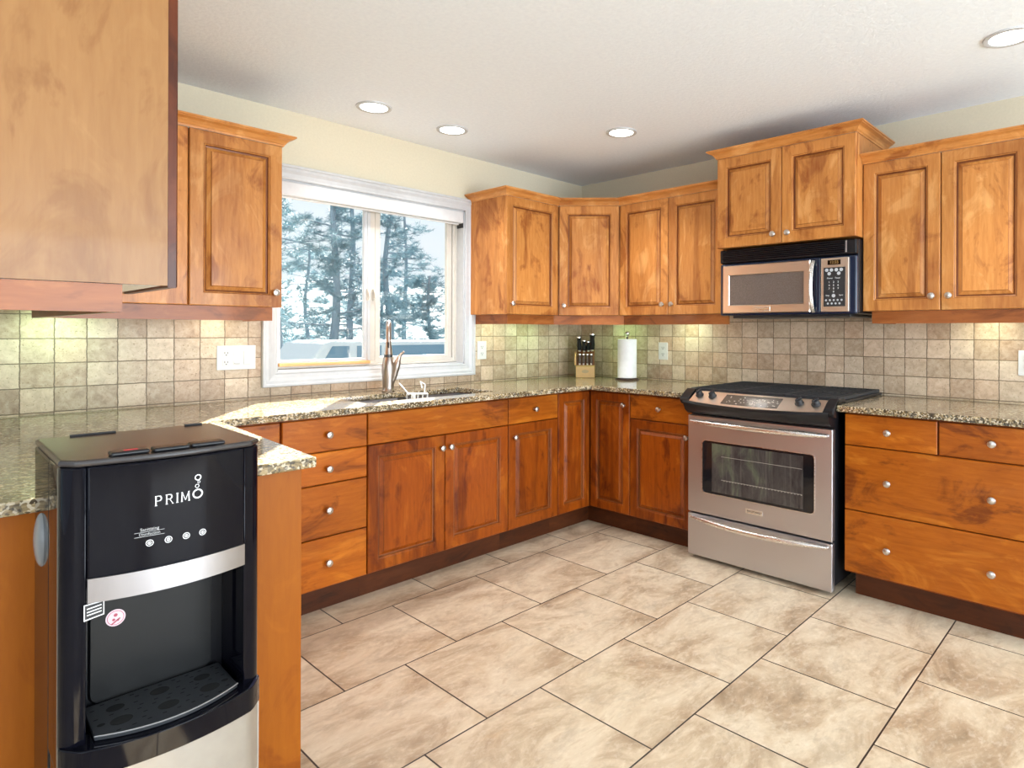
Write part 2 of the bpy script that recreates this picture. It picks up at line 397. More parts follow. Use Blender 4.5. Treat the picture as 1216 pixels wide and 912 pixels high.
def mould(path, z, prof, segs, parent, name, mat):
    mb = MB()
    for a in segs:
        mb.loft([[(*offs(path, i, o), z + h) for o, h in prof] for i in (a, a + 1)])
    return mb.build(name, mat, parent, weld=False)

# ------------------------------------------------------------------ the setting
H = 2.3646; CT = .8975; CB = .8692
XL = -3.565
XC = XL + .003
struct(MB().box(-7, .15, -8.1, .15, -.08, 0).build('floor', M_FLOOR))
mb = MB().box(-7, .15, -8.1, .15, H, H + .1); struct(mb.build('ceiling', M_CEIL))
WX0, WX1, WZ0, WZ1 = -2.33, -1.141, 1.024, 2.010
mb = MB().box(-7, WX0, 0, .15, 0, H).box(WX1, .15, 0, .15, 0, H).box(WX0, WX1, 0, .15, 0, WZ0).box(WX0, WX1, 0, .15, WZ1, H)
struct(mb.build('wall_back', M_WALL))
struct(MB().box(0, .15, -8.1, 0, 0, H).build('wall_right', M_WALL))
struct(MB().box(XL - .1, XL, -1.57, 0, 0, H).build('wall_left', M_WALL))
# backsplash tile fields
T = .006
struct(MB().box(XL, -2.406, -T, 0, CT, 1.36).box(-2.406, -1.065, -T, 0, CT, .9535).build('trim_1', M_TL))
struct(MB().box(-1.065, 0, -T, 0, CT, 1.36).build('trim_2', M_TC))
struct(MB().box(-T, 0, -3.6, -T, CT, 1.40).build('trim_3', M_TR))

# window
def frame_sweep(mb, x0, x1, z0, z1, prof, y=0.):
    # prof: (outward from the opening edge, depth toward the room)
    rings = []
    for sx, sz in ((x0, z0), (x1, z0), (x1, z1), (x0, z1), (x0, z0)):
        gx = -1 if sx == x0 else 1; gz = -1 if sz == z0 else 1
        rings.append([(sx + gx * o, y - d, sz + gz * o) for o, d in prof])
    mb.loft(rings, caps=False)
wn = MB(); frame_sweep(wn, WX0, WX1, WZ0, WZ1, [(0, -.01), (0, .012), (.006, .014), (.012, .012), (.03, .015), (.045, .022), (.058, .022), (.062, .027), (.072, .027), (.075, .022), (.075, 0), (.06, -.005)])
win = struct(wn.build('window_1', M_TRIM))
mb = MB()
mb.box(WX0, WX0 + .008, .0, .145, WZ0, WZ1).box(WX1 - .008, WX1, .0, .145, WZ0, WZ1).box(WX0, WX1, .0, .145, WZ0, WZ0 + .008).box(WX0, WX1, 0, .145, WZ1 - .008, WZ1)
mb.build('jamb', M_TRIM, win)
fx0, fx1, fz0, fz1 = WX0 + .008, WX1 - .008, WZ0 + .008, WZ1 - .008
mb = MB(); frame_sweep(mb, fx0 + .028, fx1 - .028, fz0 + .03, fz1 - .03, [(0, -.06), (0, 0), (.004, .003), (.014, .003), (.016, .008), (.0275, .008), (.0275, -.06)], .078)
mb.box(-1.765, -1.735, .075, .12, fz0 + .03, fz1 - .03)
mb.build('window_frame', M_VINYL, win)
# sliding sash on the left, fixed sash on the right
mb = MB(); frame_sweep(mb, fx0 + .045, -1.802, 1.078, fz1 - .05, [(0, -.012), (0, .010), (.006, .014), (.017, .014), (.017, -.012)], .088)
mb.box(-1.7845, -1.768, .070, .1, 1.062, fz1 - .035)
s1 = mb.build('sash', M_TRIM, win)
mb = MB().box(fx0 + .036, -1.792, .088, .092, 1.068, fz1 - .040); mb.build('pane', M_GLASS, s1)
mb = MB(); frame_sweep(mb, -1.700, -1.222, 1.083, fz1 - .05, [(0, -.012), (0, .010), (.006, .014), (.034, .014), (.034, -.012)], .088)
s2 = mb.build('sash', M_VINYL, win)
mb = MB().box(-1.710, -1.212, .088, .092, 1.073, fz1 - .040); mb.build('pane', M_GLASS, s2)
MB().box(fx0 + .03, -1.775, .052, .073, 1.046, 1.064).build('sash_track', M_PINE, win, bevel=.003)
for x in (-1.786, -1.748):
    mb = MB().box(x - .006, x + .006, .055, .072, 1.41, 1.475); mb.tube([(x, .062, 1.47), (x - .004, .046, 1.455), (x - .002, .044, 1.425), (x, .058, 1.415)], .004, 8)
    mb.build('sash_latch', M_VINYL, win, smooth=True)
# roller blind
bl = thing('roller_blind', (-1.72, .03, 1.925), 'white roller blind rolled up under the head of the kitchen window', 'blind')
MB().box(WX0 + .012, WX1 - .016, -.012, .052, 1.927, 2.0).build('valance', M_BLIND, bl, bevel=.006)
MB().box(WX1 - .014, WX1 - .009, .0, .06, 1.90, 1.995).build('bracket', M_GREYD, bl)
MB().box(WX0 + .03, WX1 - .03, .02, .03, 1.918, 1.927).build('hem_bar', M_PLATE, bl, bevel=.002)

# ------------------------------------------------------------------ base cabinets on the window wall
FW = Fr((0, -.609), (1, 0), (0, -1))      # u = x
FS = Fr((-.602, 0), (0, 1), (-1, 0))      # u = y
ZB, ZM, ZT = .1214, .7095, .8545
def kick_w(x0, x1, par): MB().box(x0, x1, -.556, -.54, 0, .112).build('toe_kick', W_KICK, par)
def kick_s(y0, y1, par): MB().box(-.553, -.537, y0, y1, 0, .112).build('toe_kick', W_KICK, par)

c = thing('blind_corner_cabinet', (-3.2, -.3, 0), 'plain wooden filler front left of the four-drawer stack, behind the counter leg', 'cabinet')
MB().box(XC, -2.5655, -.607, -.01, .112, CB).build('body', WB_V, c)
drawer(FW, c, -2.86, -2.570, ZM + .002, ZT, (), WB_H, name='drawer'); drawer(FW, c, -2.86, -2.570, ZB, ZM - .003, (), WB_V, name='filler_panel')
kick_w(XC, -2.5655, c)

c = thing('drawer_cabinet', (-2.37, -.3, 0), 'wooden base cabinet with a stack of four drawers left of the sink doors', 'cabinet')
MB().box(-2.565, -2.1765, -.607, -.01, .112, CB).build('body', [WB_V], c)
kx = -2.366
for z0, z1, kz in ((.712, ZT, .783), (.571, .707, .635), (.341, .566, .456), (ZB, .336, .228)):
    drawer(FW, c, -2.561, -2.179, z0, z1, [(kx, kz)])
kick_w(-2.565, -2.1765, c)

c = thing('sink_cabinet', (-1.745, -.3, 0), 'wooden base cabinet with two raised-panel doors under the sink', 'cabinet')
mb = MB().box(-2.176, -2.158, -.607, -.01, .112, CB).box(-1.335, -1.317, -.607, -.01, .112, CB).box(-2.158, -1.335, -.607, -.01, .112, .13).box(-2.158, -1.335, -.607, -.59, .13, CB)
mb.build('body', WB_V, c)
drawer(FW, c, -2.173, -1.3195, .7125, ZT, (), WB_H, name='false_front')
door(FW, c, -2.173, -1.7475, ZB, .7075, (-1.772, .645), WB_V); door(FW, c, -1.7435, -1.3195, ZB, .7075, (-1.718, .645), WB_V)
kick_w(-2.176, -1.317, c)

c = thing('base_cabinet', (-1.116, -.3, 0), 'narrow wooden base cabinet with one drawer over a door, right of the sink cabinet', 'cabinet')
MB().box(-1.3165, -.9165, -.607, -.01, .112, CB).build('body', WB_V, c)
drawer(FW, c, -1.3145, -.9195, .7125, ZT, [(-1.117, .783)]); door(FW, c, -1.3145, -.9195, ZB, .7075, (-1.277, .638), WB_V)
kick_w(-1.3165, -.9165, c)

c = thing('corner_cabinet', (-.45, -.45, 0), 'inside-corner wooden base cabinet with a folding pair of tall narrow doors', 'cabinet')
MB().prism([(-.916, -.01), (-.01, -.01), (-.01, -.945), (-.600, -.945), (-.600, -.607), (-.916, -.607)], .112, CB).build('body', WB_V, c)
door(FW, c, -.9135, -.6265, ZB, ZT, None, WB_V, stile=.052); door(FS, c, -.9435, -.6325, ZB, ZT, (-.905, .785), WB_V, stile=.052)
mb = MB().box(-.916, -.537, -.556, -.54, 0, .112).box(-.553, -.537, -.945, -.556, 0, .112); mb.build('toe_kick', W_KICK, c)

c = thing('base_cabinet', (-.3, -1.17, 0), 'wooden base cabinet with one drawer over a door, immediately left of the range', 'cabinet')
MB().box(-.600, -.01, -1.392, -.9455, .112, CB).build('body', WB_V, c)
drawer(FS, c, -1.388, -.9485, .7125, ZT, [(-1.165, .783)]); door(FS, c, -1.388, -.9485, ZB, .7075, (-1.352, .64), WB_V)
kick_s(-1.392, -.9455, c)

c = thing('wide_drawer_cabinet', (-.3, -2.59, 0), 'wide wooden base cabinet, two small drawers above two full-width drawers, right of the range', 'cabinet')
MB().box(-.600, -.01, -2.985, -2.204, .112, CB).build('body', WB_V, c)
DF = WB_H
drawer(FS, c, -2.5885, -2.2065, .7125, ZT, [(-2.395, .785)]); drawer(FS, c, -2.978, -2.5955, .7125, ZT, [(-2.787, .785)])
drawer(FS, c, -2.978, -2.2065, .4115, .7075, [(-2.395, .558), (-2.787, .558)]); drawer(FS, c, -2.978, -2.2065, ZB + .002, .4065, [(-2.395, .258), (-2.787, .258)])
kick_s(-2.985, -2.236, c)

c = thing('peninsula_cabinet', (-3.2, -1.1, 0), 'wooden counter leg beside the black water dispenser, its plain end panel facing out', 'cabinet')
MB().box(XC, -2.93, -1.575, -.6105, .1, CB).build('body', WB_V, c)
MB().box(XC, -2.912, -1.592, -1.576, 0, CB).build('end_panel', W_PANEL, c, bevel=.001)
MB().box(-2.9285, -2.910, -1.575, -.70, ZB, .85).build('door', WB_V, c)
MB().box(-2.995, -2.98, -1.575, -.612, 0, .099).build('toe_kick', W_KICK, c)

# ------------------------------------------------------------------ granite worktops
def worktop():
    xs = [XC, -2.82, -2.145, -1.36, -.6955, -.006]; ys = [-.006, -.235, -.567, -.6947, -1.3935]
    mb = MB()
    def vid(i, j, z):
        x, y = xs[i], ys[j]; return (x, y, z)
    cells = [(i, j) for i in range(5) for j in range(3) if (i, j) != (2, 1)] + [(4, 3)]
    for i, j in cells:
        for z in (CB, CT):
            mb.add([vid(i, j, z), vid(i + 1, j, z), vid(i + 1, j + 1, z), vid(i, j + 1, z)], [(0, 1, 2, 3)])
    cs = set(cells)
    for i, j in cells:
        for (a, b, di, dj) in (((i, j), (i + 1, j), 0, -1), ((i, j + 1), (i + 1, j + 1), 0, 1), ((i, j), (i, j + 1), -1, 0), ((i + 1, j), (i + 1, j + 1), 1, 0)):
            if (i + di, j + dj) in cs: continue
            if (i, j) == (0, 2) and dj == 1: continue
            mb.add([vid(*a, CB), vid(*b, CB), vid(*b, CT), vid(*a, CT)], [(0, 1, 2, 3)])
    A = [(XC, ys[3]), (-2.82, ys[3]), (-2.879, -1.6105), (XC, -1.6105)]
    for z in (CB, CT): mb.add([(x, y, z) for x, y in A], [(0, 1, 2, 3)])
    for k in (1, 2, 3):
        a, b = A[k], A[(k + 1) % 4]; mb.add([(*a, CB), (*b, CB), (*b, CT), (*a, CT)], [(0, 1, 2, 3)])
    return mb
wt = worktop().build('granite_worktop', M_GRAN, None, bevel=.005, weld=True)
tag(wt, 'long polished brown granite worktop running under the window, round the corner to the range', 'worktop')
wr = MB().box(-.6955, -.006, -3.0, -2.192, CB, CT).build('granite_worktop', M_GRAN, None, bevel=.005)
tag(wr, 'short polished granite worktop on the wide drawer cabinet right of the range', 'worktop')

# ------------------------------------------------------------------ sink and faucet
sk = thing('kitchen_sink', (-1.75, -.4, CB - .2), 'dark steel undermount sink let into the granite under the window', 'sink')
def bowl(x0, x1, y0, y1):
    mb = MB(); R = lambda i, z: [(x0 + i, y0 + i, z), (x1 - i, y0 + i, z), (x1 - i, y1 - i, z), (x0 + i, y1 - i, z)]
    mb.loft([R(0, CB - .001), R(.006, CB - .02), R(.012, CB - .17), R(.04, CB - .195)], caps=False); mb.add(R(.04, CB - .195), [(0, 1, 2, 3)])
    mb.lathe([(.04, 0), (.03, .003), (.0, .004)], ((x0 + x1) / 2, (y0 + y1) / 2, CB - .195)); return mb
bowl(-2.140, -1.775, -.562, -.240).build('basin', M_SINK, sk, weld=True); bowl(-1.745, -1.365, -.562, -.240).build('basin', M_SINK, sk, weld=True)
MB().box(-1.775, -1.745, -.562, -.240, CB - .02, CB - .006).build('divider', M_SINK, sk, bevel=.003)

fc = thing('kitchen_faucet', (-1.778, -.145, CT), 'brushed nickel pull-down faucet with side lever behind the sink', 'faucet')
B = Vector((-1.778, -.145, CT)); VD = Vector((-.517, -.856, 0)); RT = Vector((.678, -.735, 0)); UP = Vector((0, 0, 1))
mb = MB().lathe([(.034, 0), (.035, .006), (.031, .012), (.0305, .03), (.034, .08), (.036, .115), (.034, .15), (.028, .185), (.020, .21), (.015, .225), (0, .226)], B, n=28)
body = mb.build('faucet_body', M_NICK, fc, smooth=True)
pts = [B + UP * .21]; R_ = .048
for k in range(0, 11): a = PI * k / 10; pts.append(B + UP * (.325 + R_ * 1.15 * math.sin(a)) + VD * (R_ - R_ * math.cos(a)))
pts.append(B + UP * .30 + VD * (2 * R_ + .002))
MB().tube(pts, [.016, .015] + [.0145] * 9 + [.0145, .015], 16).build('spout', M_NICK, fc, smooth=True)
hp = B + VD * (2 * R_ + .004) + UP * .305
mb = MB().lathe([(.0125, 0), (.014, .01), (.0165, .05), (.0205, .085), (.0225, .097), (.021, .099)], hp, -UP + VD * .04, 22)
sh = mb.build('spray_head', M_NICK, fc, smooth=True)
mb = MB().lathe([(.0225, .097), (.024, .102), (.022, .111), (0, .112)], hp, -UP + VD * .04, 22); mb.build('spray_nozzle', M_GREYD, sh, smooth=True)
mb = MB().box(-.004, .004, -.004, .004, -.016, .016)
mb.v = [tuple(hp - UP * .045 + VD * .0165 + RT * v[0] * 1.3 + VD * v[1] + UP * v[2]) for v in mb.v]; mb.build('spray_button', M_BLKM, sh, bevel=.002)
mb = MB().tube([B + UP * .03 + RT * .012, B + UP * .08 + RT * .030, B + UP * .13 + RT * .043, B + UP * .165 + RT * .052, B + UP * .17 + RT * .053, B + UP * .195 + RT * .062, B + UP * .212 + RT * .076, B + UP * .222 + RT * .088],
               [.014, .017, .020, .018, .0155, .010, .007, .006], 16)
mb.build('lever_handle', M_NICK, fc, smooth=True)

cd = thing('sponge_caddy', (-1.76, -.40, CT - .06), 'small white wire sponge caddy hung over the sink divider in front of the faucet', 'caddy')
mb = MB(); cx, cy = -1.76, -.40
base = Vector((cx, cy, CT))
def Q(r, v, z): return base + RT * r + VD * v + UP * z
for z in (-.03, .005): mb.tube([Q(-.055, -.03, z), Q(.055, -.03, z), Q(.055, .03, z), Q(-.055, .03, z), Q(-.055, -.03, z)], .0032, 6)
for r in (-.055, -.025, .005, .03, .055):
    mb.tube([Q(r, .03, .005), Q(r, .03, -.03), Q(r, -.03, -.03), Q(r, -.03, .005)], .0024, 6)
mb.build('wire_basket', M_WIRE, cd)
mb = MB().tube([Q(-.045, .03, .0), Q(-.075, -.01, .035), Q(-.095, -.03, .055)], .004, 6)
mb.build('hook', M_WIRE, cd)
mb = MB().tube([Q(.04, -.03, 0), Q(.045, -.045, .05), Q(.02, -.05, .065), Q(.03, -.06, .03)], .004, 6)
mb.build('hook', M_WIRE, cd)
MB().tube([Q(-.02, .0, -.02), Q(-.02, .0, .0)], .012, 12).build('soap_cup', M_PLATE, cd)

# ------------------------------------------------------------------ wall cabinets
UB, UT = 1.340, 2.068
YF, XF = -.365, -.379
FU = Fr((0, YF + .02), (1, 0), (0, -1)); FX = Fr((XF + .02, 0), (0, 1), (-1, 0))
RAIL = [(0, 0), (0, -.062), (-.016, -.062), (-.016, 0)]
def rail(path, segs, par): return mould(path, UB - .001, [(0, 0), (0, -.060), (-.016, -.060), (-.016, 0)], segs, par, 'light_rail', W_RAIL)

# right of the window, diagonal corner and the pair left of the microwave share one run
pathC = [(-1.103, -.008), (-1.103, YF), (-.644, YF), (XF, -.674), (XF, -1.440)]
pathR = [(-1.068, -.008), (-1.068, YF + .030), (-.655, YF + .030), (XF + .030, -.688), (XF + .030, -1.455)]
c = thing('wall_cabinet', (-.87, -.18, UB), 'single-door wooden wall cabinet just right of the window, its plain side facing the window', 'cabinet')
MB().box(-1.103, -.6455, YF + .021, -.001, UB, UT).build('body', W_V, c, bevel=.001)
door(FU, c, -1.101, -.647, UB, UT, (-1.062, 1.405)); mould(pathC, UT, CROWN, [0, 1], c, 'crown_moulding', W_H); rail(pathR, [0, 1], c)
c = thing('corner_wall_cabinet', (-.3, -.3, UB), 'diagonal wooden wall cabinet with one door filling the corner above the knife block', 'cabinet')
dv = Vector((XF + .644, -.674 - YF)).normalized(); nv = Vector((dv.y, -dv.x))
p1 = Vector((-.644, YF)) - nv * .021; p2 = Vector((XF, -.674)) - nv * .021
MB().prism([(-.6445, -.001), (-.001, -.001), (-.001, -.6735), (p2.x, -.6735), (p2.x, p2.y), (p1.x, p1.y), (-.6445, p1.y)], UB, UT).build('body', W_V, c)
Ld = (Vector((XF, -.674)) - Vector((-.644, YF))).length
FD = Fr(tuple(Vector((-.644, YF)) - nv * .02), tuple(dv), tuple(nv))
door(FD, c, .006, Ld - .006, UB, UT, (.038, 1.405)); mould(pathC, UT, CROWN, [2], c, 'crown_moulding', W_H); rail(pathR, [2], c)
c = thing('wall_cabinet', (-.18, -1.05, UB), 'two-door wooden wall cabinet above the paper towels, left of the microwave', 'cabinet')
MB().box(XF + .021, -.001, -1.438, -.6745, UB, UT).build('body', W_V, c)
door(FX, c, -1.0525, -.6765, UB, UT, (-1.019, 1.405)); door(FX, c, -1.437, -1.0565, UB, UT, (-1.088, 1.405)); mould(pathC, UT, CROWN, [3], c, 'crown_moulding', W_H); rail(pathR, [3], c)

# over the microwave
XO = -.472; OB, OT = 1.707, 2.212
c = thing('wall_cabinet', (-.24, -1.83, OB), 'short deep two-door wooden wall cabinet standing taller above the microwave', 'cabinet')
MB().box(XO + .021, -.001, -2.2045, -1.447, OB, OT).build('body', W_V, c, bevel=.001)
FO = Fr((XO + .02, 0), (0, 1), (-1, 0))
door(FO, c, -1.8245, -1.449, OB, OT, (-1.786, 1.755), stile=.058); door(FO, c, -2.2025, -1.8285, OB, OT, (-1.866, 1.755), stile=.058)
mould([(-.001, -1.447), (XO, -1.447), (XO, -2.2045), (-.001, -2.2045)][::1], OT, CROWN, [0, 1, 2], c, 'crown_moulding', W_H)

c = thing('wall_cabinet', (-.18, -2.55, UB), 'two-door wooden wall cabinet above the wide drawers, right of the microwave', 'cabinet')
MB().box(XF + .021, -.001, -2.895, -2.206, UB, UT).build('body', W_V, c)
door(FX, c, -2.5455, -2.208, UB, UT, (-2.513, 1.405)); door(FX, c, -2.888, -2.5495, UB, UT, (-2.582, 1.405))
mould([(XF, -2.2055), (XF, -2.895), (-.001, -2.895)], UT, CROWN, [0, 1], c, 'crown_moulding', W_H)
mould([(-.02, -2.245), (XF + .02, -2.245), (XF + .02, -2.87), (-.02, -2.87)], UB - .001, [(0, 0), (0, -.060), (-.016, -.060), (-.016, 0)], [0, 1, 2], c, 'light_rail', W_RAIL)

# left of the window, and the end unit seen close to the camera
c = thing('wall_cabinet', (-2.8, -.18, UB), 'single-door wooden wall cabinet just left of the window', 'cabinet')
MB().box(-3.19, -2.452, YF + .021, -.001, UB, UT).build('body', W_V, c, bevel=.001)
door(FU, c, -2.8275, -2.454, UB, UT, (-2.487, 1.405)); drawer(FU, c, -3.185, -2.8325, UB, UT, (), W_V, t=.017, name='filler_panel')
mould([(-3.19, YF), (-2.452, YF), (-2.452, -.001)], UT, CROWN, [0, 1], c, 'crown_moulding', W_H)
mould([(-3.30, YF + .035), (-2.482, YF + .035), (-2.482, -.02)], UB - .001, [(0, 0), (0, -.060), (-.016, -.060), (-.016, 0)], [0, 1], c, 'light_rail', W_RAIL)

XFG = -3.199
c = thing('wall_cabinet', (-3.38, -.95, UB), 'large wooden wall cabinet above the water dispenser, its plain end panel facing the camera', 'cabinet')
MB().box(XL + .001, XFG - .021, -1.556, -.01, UB + .002, UT).mat(1).box(XL + .02, XFG - .03, -1.55, -.37, UB, UB + .0019).build('body', [W_V, M_MEL], c)
MB().box(XL + .001, XFG - .0205, -1.572, -1.5565, UB, UT).build('end_panel', W_VEN, c)
FG = Fr((XFG - .02, 0), (0, 1), (1, 0))
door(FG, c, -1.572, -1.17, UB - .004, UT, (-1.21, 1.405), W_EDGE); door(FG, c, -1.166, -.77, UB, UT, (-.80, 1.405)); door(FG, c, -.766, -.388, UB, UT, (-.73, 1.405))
mould([(XL, -1.572), (XFG, -1.572), (XFG, -.39)], UT, CROWN, [0, 1], c, 'crown_moulding', W_H)
mould([(XL + .01, -1.562), (-3.305, -1.562), (-3.305, -.37)], UB - .001, [(0, 0), (0, -.062), (-.016, -.062), (-.016, 0)], [0, 1], c, 'light_rail', W_RAIL)

# ------------------------------------------------------------------ microwave
mw = thing('microwave', (-.22, -1.83, 1.325), 'black and stainless over-the-range microwave with dark window and keypad', 'microwave')
MY0, MY1, MXF = -2.203, -1.452, -.415
MB().box(MXF, -.01, MY0, MY1, 1.328, 1.699).build('housing', M_BLKS, mw, bevel=.006)
FM = Fr((MXF, 0), (0, -1), (-1, 0))     # u = -y, increasing to the viewer's right
u0, u1 = -MY1, -MY0
mb = MB(); FM.box(mb, u0 + .002, u1 - .002, 1.622, 1.697, .0005, .034); g = mb.build('vent_grille', M_BLKS, mw, bevel=.008)
mb = MB()
for k in range(6): z = 1.633 + k * .010; FM.box(mb, u0 + .022, u1 - .06, z, z + .0045, .034, .0405)
mb.build('louvre', M_BLK, g, bevel=.001)
mb = MB(); FM.box(mb, u1 - .055, u1 - .048, 1.632, 1.69, .034, .037); mb.build('vent_lever', M_STEEL, g)
mb = MB(); FM.box(mb, u0 + .002, u1 - .002, 1.326, 1.618, .0005, .030); mb.build('front_bezel', M_NAVY, mw, bevel=.010, seg=4)
DL, DR, DB, DT = 1.478, 1.975, 1.338, 1.606
mb = MB()
def rr(l, r, b, t, d, fr=FM): return [fr.p(l, b, d), fr.p(r, b, d), fr.p(r, t, d), fr.p(l, t, d)]
mb.loft([rr(DL, DR, DB, DT, .030), rr(DL, DR, DB, DT, .040), rr(DL + .004, DR - .004, DB + .004, DT - .004, .044), rr(DL + .037, DR - .032, DB + .043, DT - .054, .044), rr(DL + .040, DR - .035, DB + .046, DT - .057, .038)], caps=False)
dr = mb.build('microwave_door', M_STEELW, mw)
mb = MB(); mb.add(rr(DL + .040, DR - .035, DB + .046, DT - .057, .0385), [(0, 1, 2, 3)]); mb.build('door_window', M_MWG, dr)
mb = MB(); FM.box(mb, 1.665, 1.76, 1.347, 1.370, .0442, .0465); bd = mb.build('badge', M_HAND, dr, bevel=.001)
mb = MB()
for off, rad in ((0, .0062), (.014, .0045)):
    pts = [FM.p(1.984 + off * .6, 1.600 - t * .262, .030 + .040 * math.sin(PI * t) ** .7 if 0 < t < 1 else .030) for t in [k / 14 for k in range(15)]]
    mb.tube(pts, rad, 10)
mb.build('handle', M_HAND, dr, smooth=True)
mb = MB(); FM.box(mb, 2.004, 2.026, 1.335, 1.61, .030, .040); mb.build('handle_recess', M_NAVY, mw, bevel=.006)
CL, CR = 2.030, 2.167
mb = MB(); FM.box(mb, CL, CR, DB, DT + .002, .030, .043); cp = mb.build('control_panel', M_STEELW, mw, bevel=.003)
mb = MB(); FM.box(mb, CL + .034, CR - .040, 1.573, 1.597, .0432, .0440); FM.box(mb, CL + .034, CR - .040, 1.573, 1.597, .0432, .0440); mb.build('display', M_DISP, cp)
mb = MB(); FM.text(mb, '12:55', CL + .066, 1.585, .020, .0444); mb.build('display_digits', plain('amber_digits', (.6, .34, .12), .4), cp)
mb = MB(); FM.box(mb, CL + .014, CR - .017, 1.364, 1.560, .0432, .0442); kp = mb.build('keypad', M_BLKM, cp, bevel=.001)
M_KEY = plain('pale_key', (.55, .58, .62), .4)
def key(u, z, r): m_ = MB(); disc(m_, FM, u, z, r, fd); m_.build('round_key', M_KEY, kp)
fd = .0445; ku = [CL + .030, CL + .053, CL + .077, CL + .101]
def disc(mb, fr, u, z, r, d, n=16): mb.add([fr.p(u + r * math.cos(2 * PI * k / n), z + r * math.sin(2 * PI * k / n), d) for k in range(n)], [tuple(range(n))])
for a in ku: key(a, 1.547, .0088)
for a in (ku[0] + .012, ku[2] + .012): key(a, 1.529, .0088)
key(CL + .064, 1.418, .009)
for r_ in range(2):
    for k in range(5 - r_): key(CL + .027 + k * .019 + r_ * .009, 1.396 - r_ * .017, .0052)
mb = MB()
for r_, row in enumerate(('123', '456', '789')):
    for k, ch in enumerate(row): FM.text(mb, ch, CL + .042 + k * .022, 1.486 - r_ * .016, .013, fd)
FM.text(mb, '0', CL + .064, 1.438, .013, fd); FM.text(mb, 'Power   Timer', CL + .064, 1.506, .011, fd); FM.text(mb, 'Stop', CL + .034, 1.420, .010, fd); FM.text(mb, 'Start', CL + .100, 1.420, .010, fd)
mb.build('key_lettering', M_WHT, kp)
MB().box(-.38, -.05, -2.15, -1.5, 1.312, 1.3275).build('filter_panel', M_GREYD, mw, bevel=.004)

# ------------------------------------------------------------------ range
rg = thing('kitchen_range', (-.35, -1.785, 0), 'stainless slide-in range with black grates and a dark oven window', 'range')
RY0, RY1 = -2.173, -1.396
MB().box(-.652, -.02, RY0 + .004, RY1 - .004, .045, .80).box(-.60, -.02, RY0 + .03, RY1 - .03, .012, .045).build('body', M_BLKS, rg)
for y in (RY0 + .06, RY1 - .06):
    for x in (-.58, -.1): MB().lathe([(.018, 0), (.018, .008), (.01, .012), (.01, .0125)], (x, y, .0), n=12).build('foot', M_BLKM, rg)
FRG = Fr((-.652, 0), (0, -1), (-1, 0)); a0, a1 = -RY1, -RY0
mb = MB(); um, zm = (a0 + a1) / 2, (.2555 + .782) / 2
outer = rrect(a1 - a0, .782 - .2555, .006, 5); wl, wr_, wb_, wt_ = 1.486, 2.089, .372, .652
inner = [(x + (wl + wr_) / 2 - um, z + (wb_ + wt_) / 2 - zm) for x, z in rrect(wr_ - wl, wt_ - wb_, .02, 5)]
P_ = lambda pts, d: [FRG.p(um + x, zm + z, d) for x, z in pts]
mb.loft([P_(outer, 0.0005), P_(outer, .030), P_([(x * .994, z * .99) for x, z in outer], .034), P_(inner, .034), P_(inner, .028)], caps=False)
od = mb.build('oven_door', M_STEEL, rg)
cxw, czw = (wl + wr_) / 2 - um, (wb_ + wt_) / 2 - zm
sc_ = lambda k, q: [((x - cxw) * (1 - k) + cxw, (z - czw) * (1 - q) + czw) for x, z in inner]
mb = MB(); mb.loft([P_(sc_(-.012, -.025), .0342), P_(sc_(-.012, -.025), .0362), P_(sc_(.0, .0), .0362), P_(sc_(0, 0), .030)], caps=False); mb.build('window_trim', M_HAND, od)
mb = MB(); mb.add(P_(sc_(0, 0), .0305), [tuple(range(len(inner)))]); wg = mb.build('oven_window', M_GLASSB, od)
mb = MB(); FRG.box(mb, wl + .055, wr_ - .055, wb_ + .012, wt_ - .012, .0305, .0310); mb.build('oven_cavity', M_OVIN, wg)
mb = MB()
for z in (.452, .575): FRG.box(mb, wl + .11, wr_ - .06, z, z + .0022, .0310, .0313)
for k in range(26): FRG.box(mb, wl + .125 + k * .0165, wl + .131 + k * .0165, .4485, .4515, .0310, .0313)
mb.build('oven_rack', plain('rack_wire', (.42, .42, .38), .3, .5), wg)
mb = MB(); FRG.box(mb, 1.738, 1.830, .309, .334, .0345, .037); bg = mb.build('badge', M_HAND, od, bevel=.001)
mb = MB(); FRG.text(mb, 'FRIGIDAIRE', 1.784, .3215, .0145, .0373); mb.build('badge_lettering', M_GREYD, bg)
def bowh(u_a, u_b, z, bow, d0, par, zb=0., name='handle', r=.0105):
    mb = MB(); N = 24; rings = []
    for k in range(N + 1):
        t = k / N; s_ = math.sin(PI * t); d = d0 + .012 + bow * s_; rr_ = r * (.55 + .45 * min(1, s_ * 2.2)); c_ = FRG.p(u_a + (u_b - u_a) * t, z - zb * s_, d)
        rings.append([c_ + FRG.n * rr_ * .8 * math.cos(q * PI / 6) + Vector((0, 0, 1)) * rr_ * 1.25 * math.sin(q * PI / 6) for q in range(12)])
    mb.loft(rings)
    for u in (u_a, u_b): mb.tube([FRG.p(u, z, d0), FRG.p(u + (.004 if u == u_a else -.004), z, d0 + .014)], r * .7, 10)
    return mb.build(name, M_HAND, par, smooth=True)
bowh(a0 + .022, a1 - .022, .750, .042, .034, od)
mb = MB(); n_ = rrect(a1 - a0, .2475 - .022, .006, 4); zc = (.2475 + .022) / 2
PP = lambda pts, d: [FRG.p(um + x, zc + z, d) for x, z in pts]
mb.loft([PP(n_, 0.0005), PP(n_, .030), PP([(x * .994, z * .98) for x, z in n_], .034)]); wd = mb.build('warming_drawer', M_STEEL, rg)
bowh(a0 + .022, a1 - .022, .229, .045, .034, wd, .006)
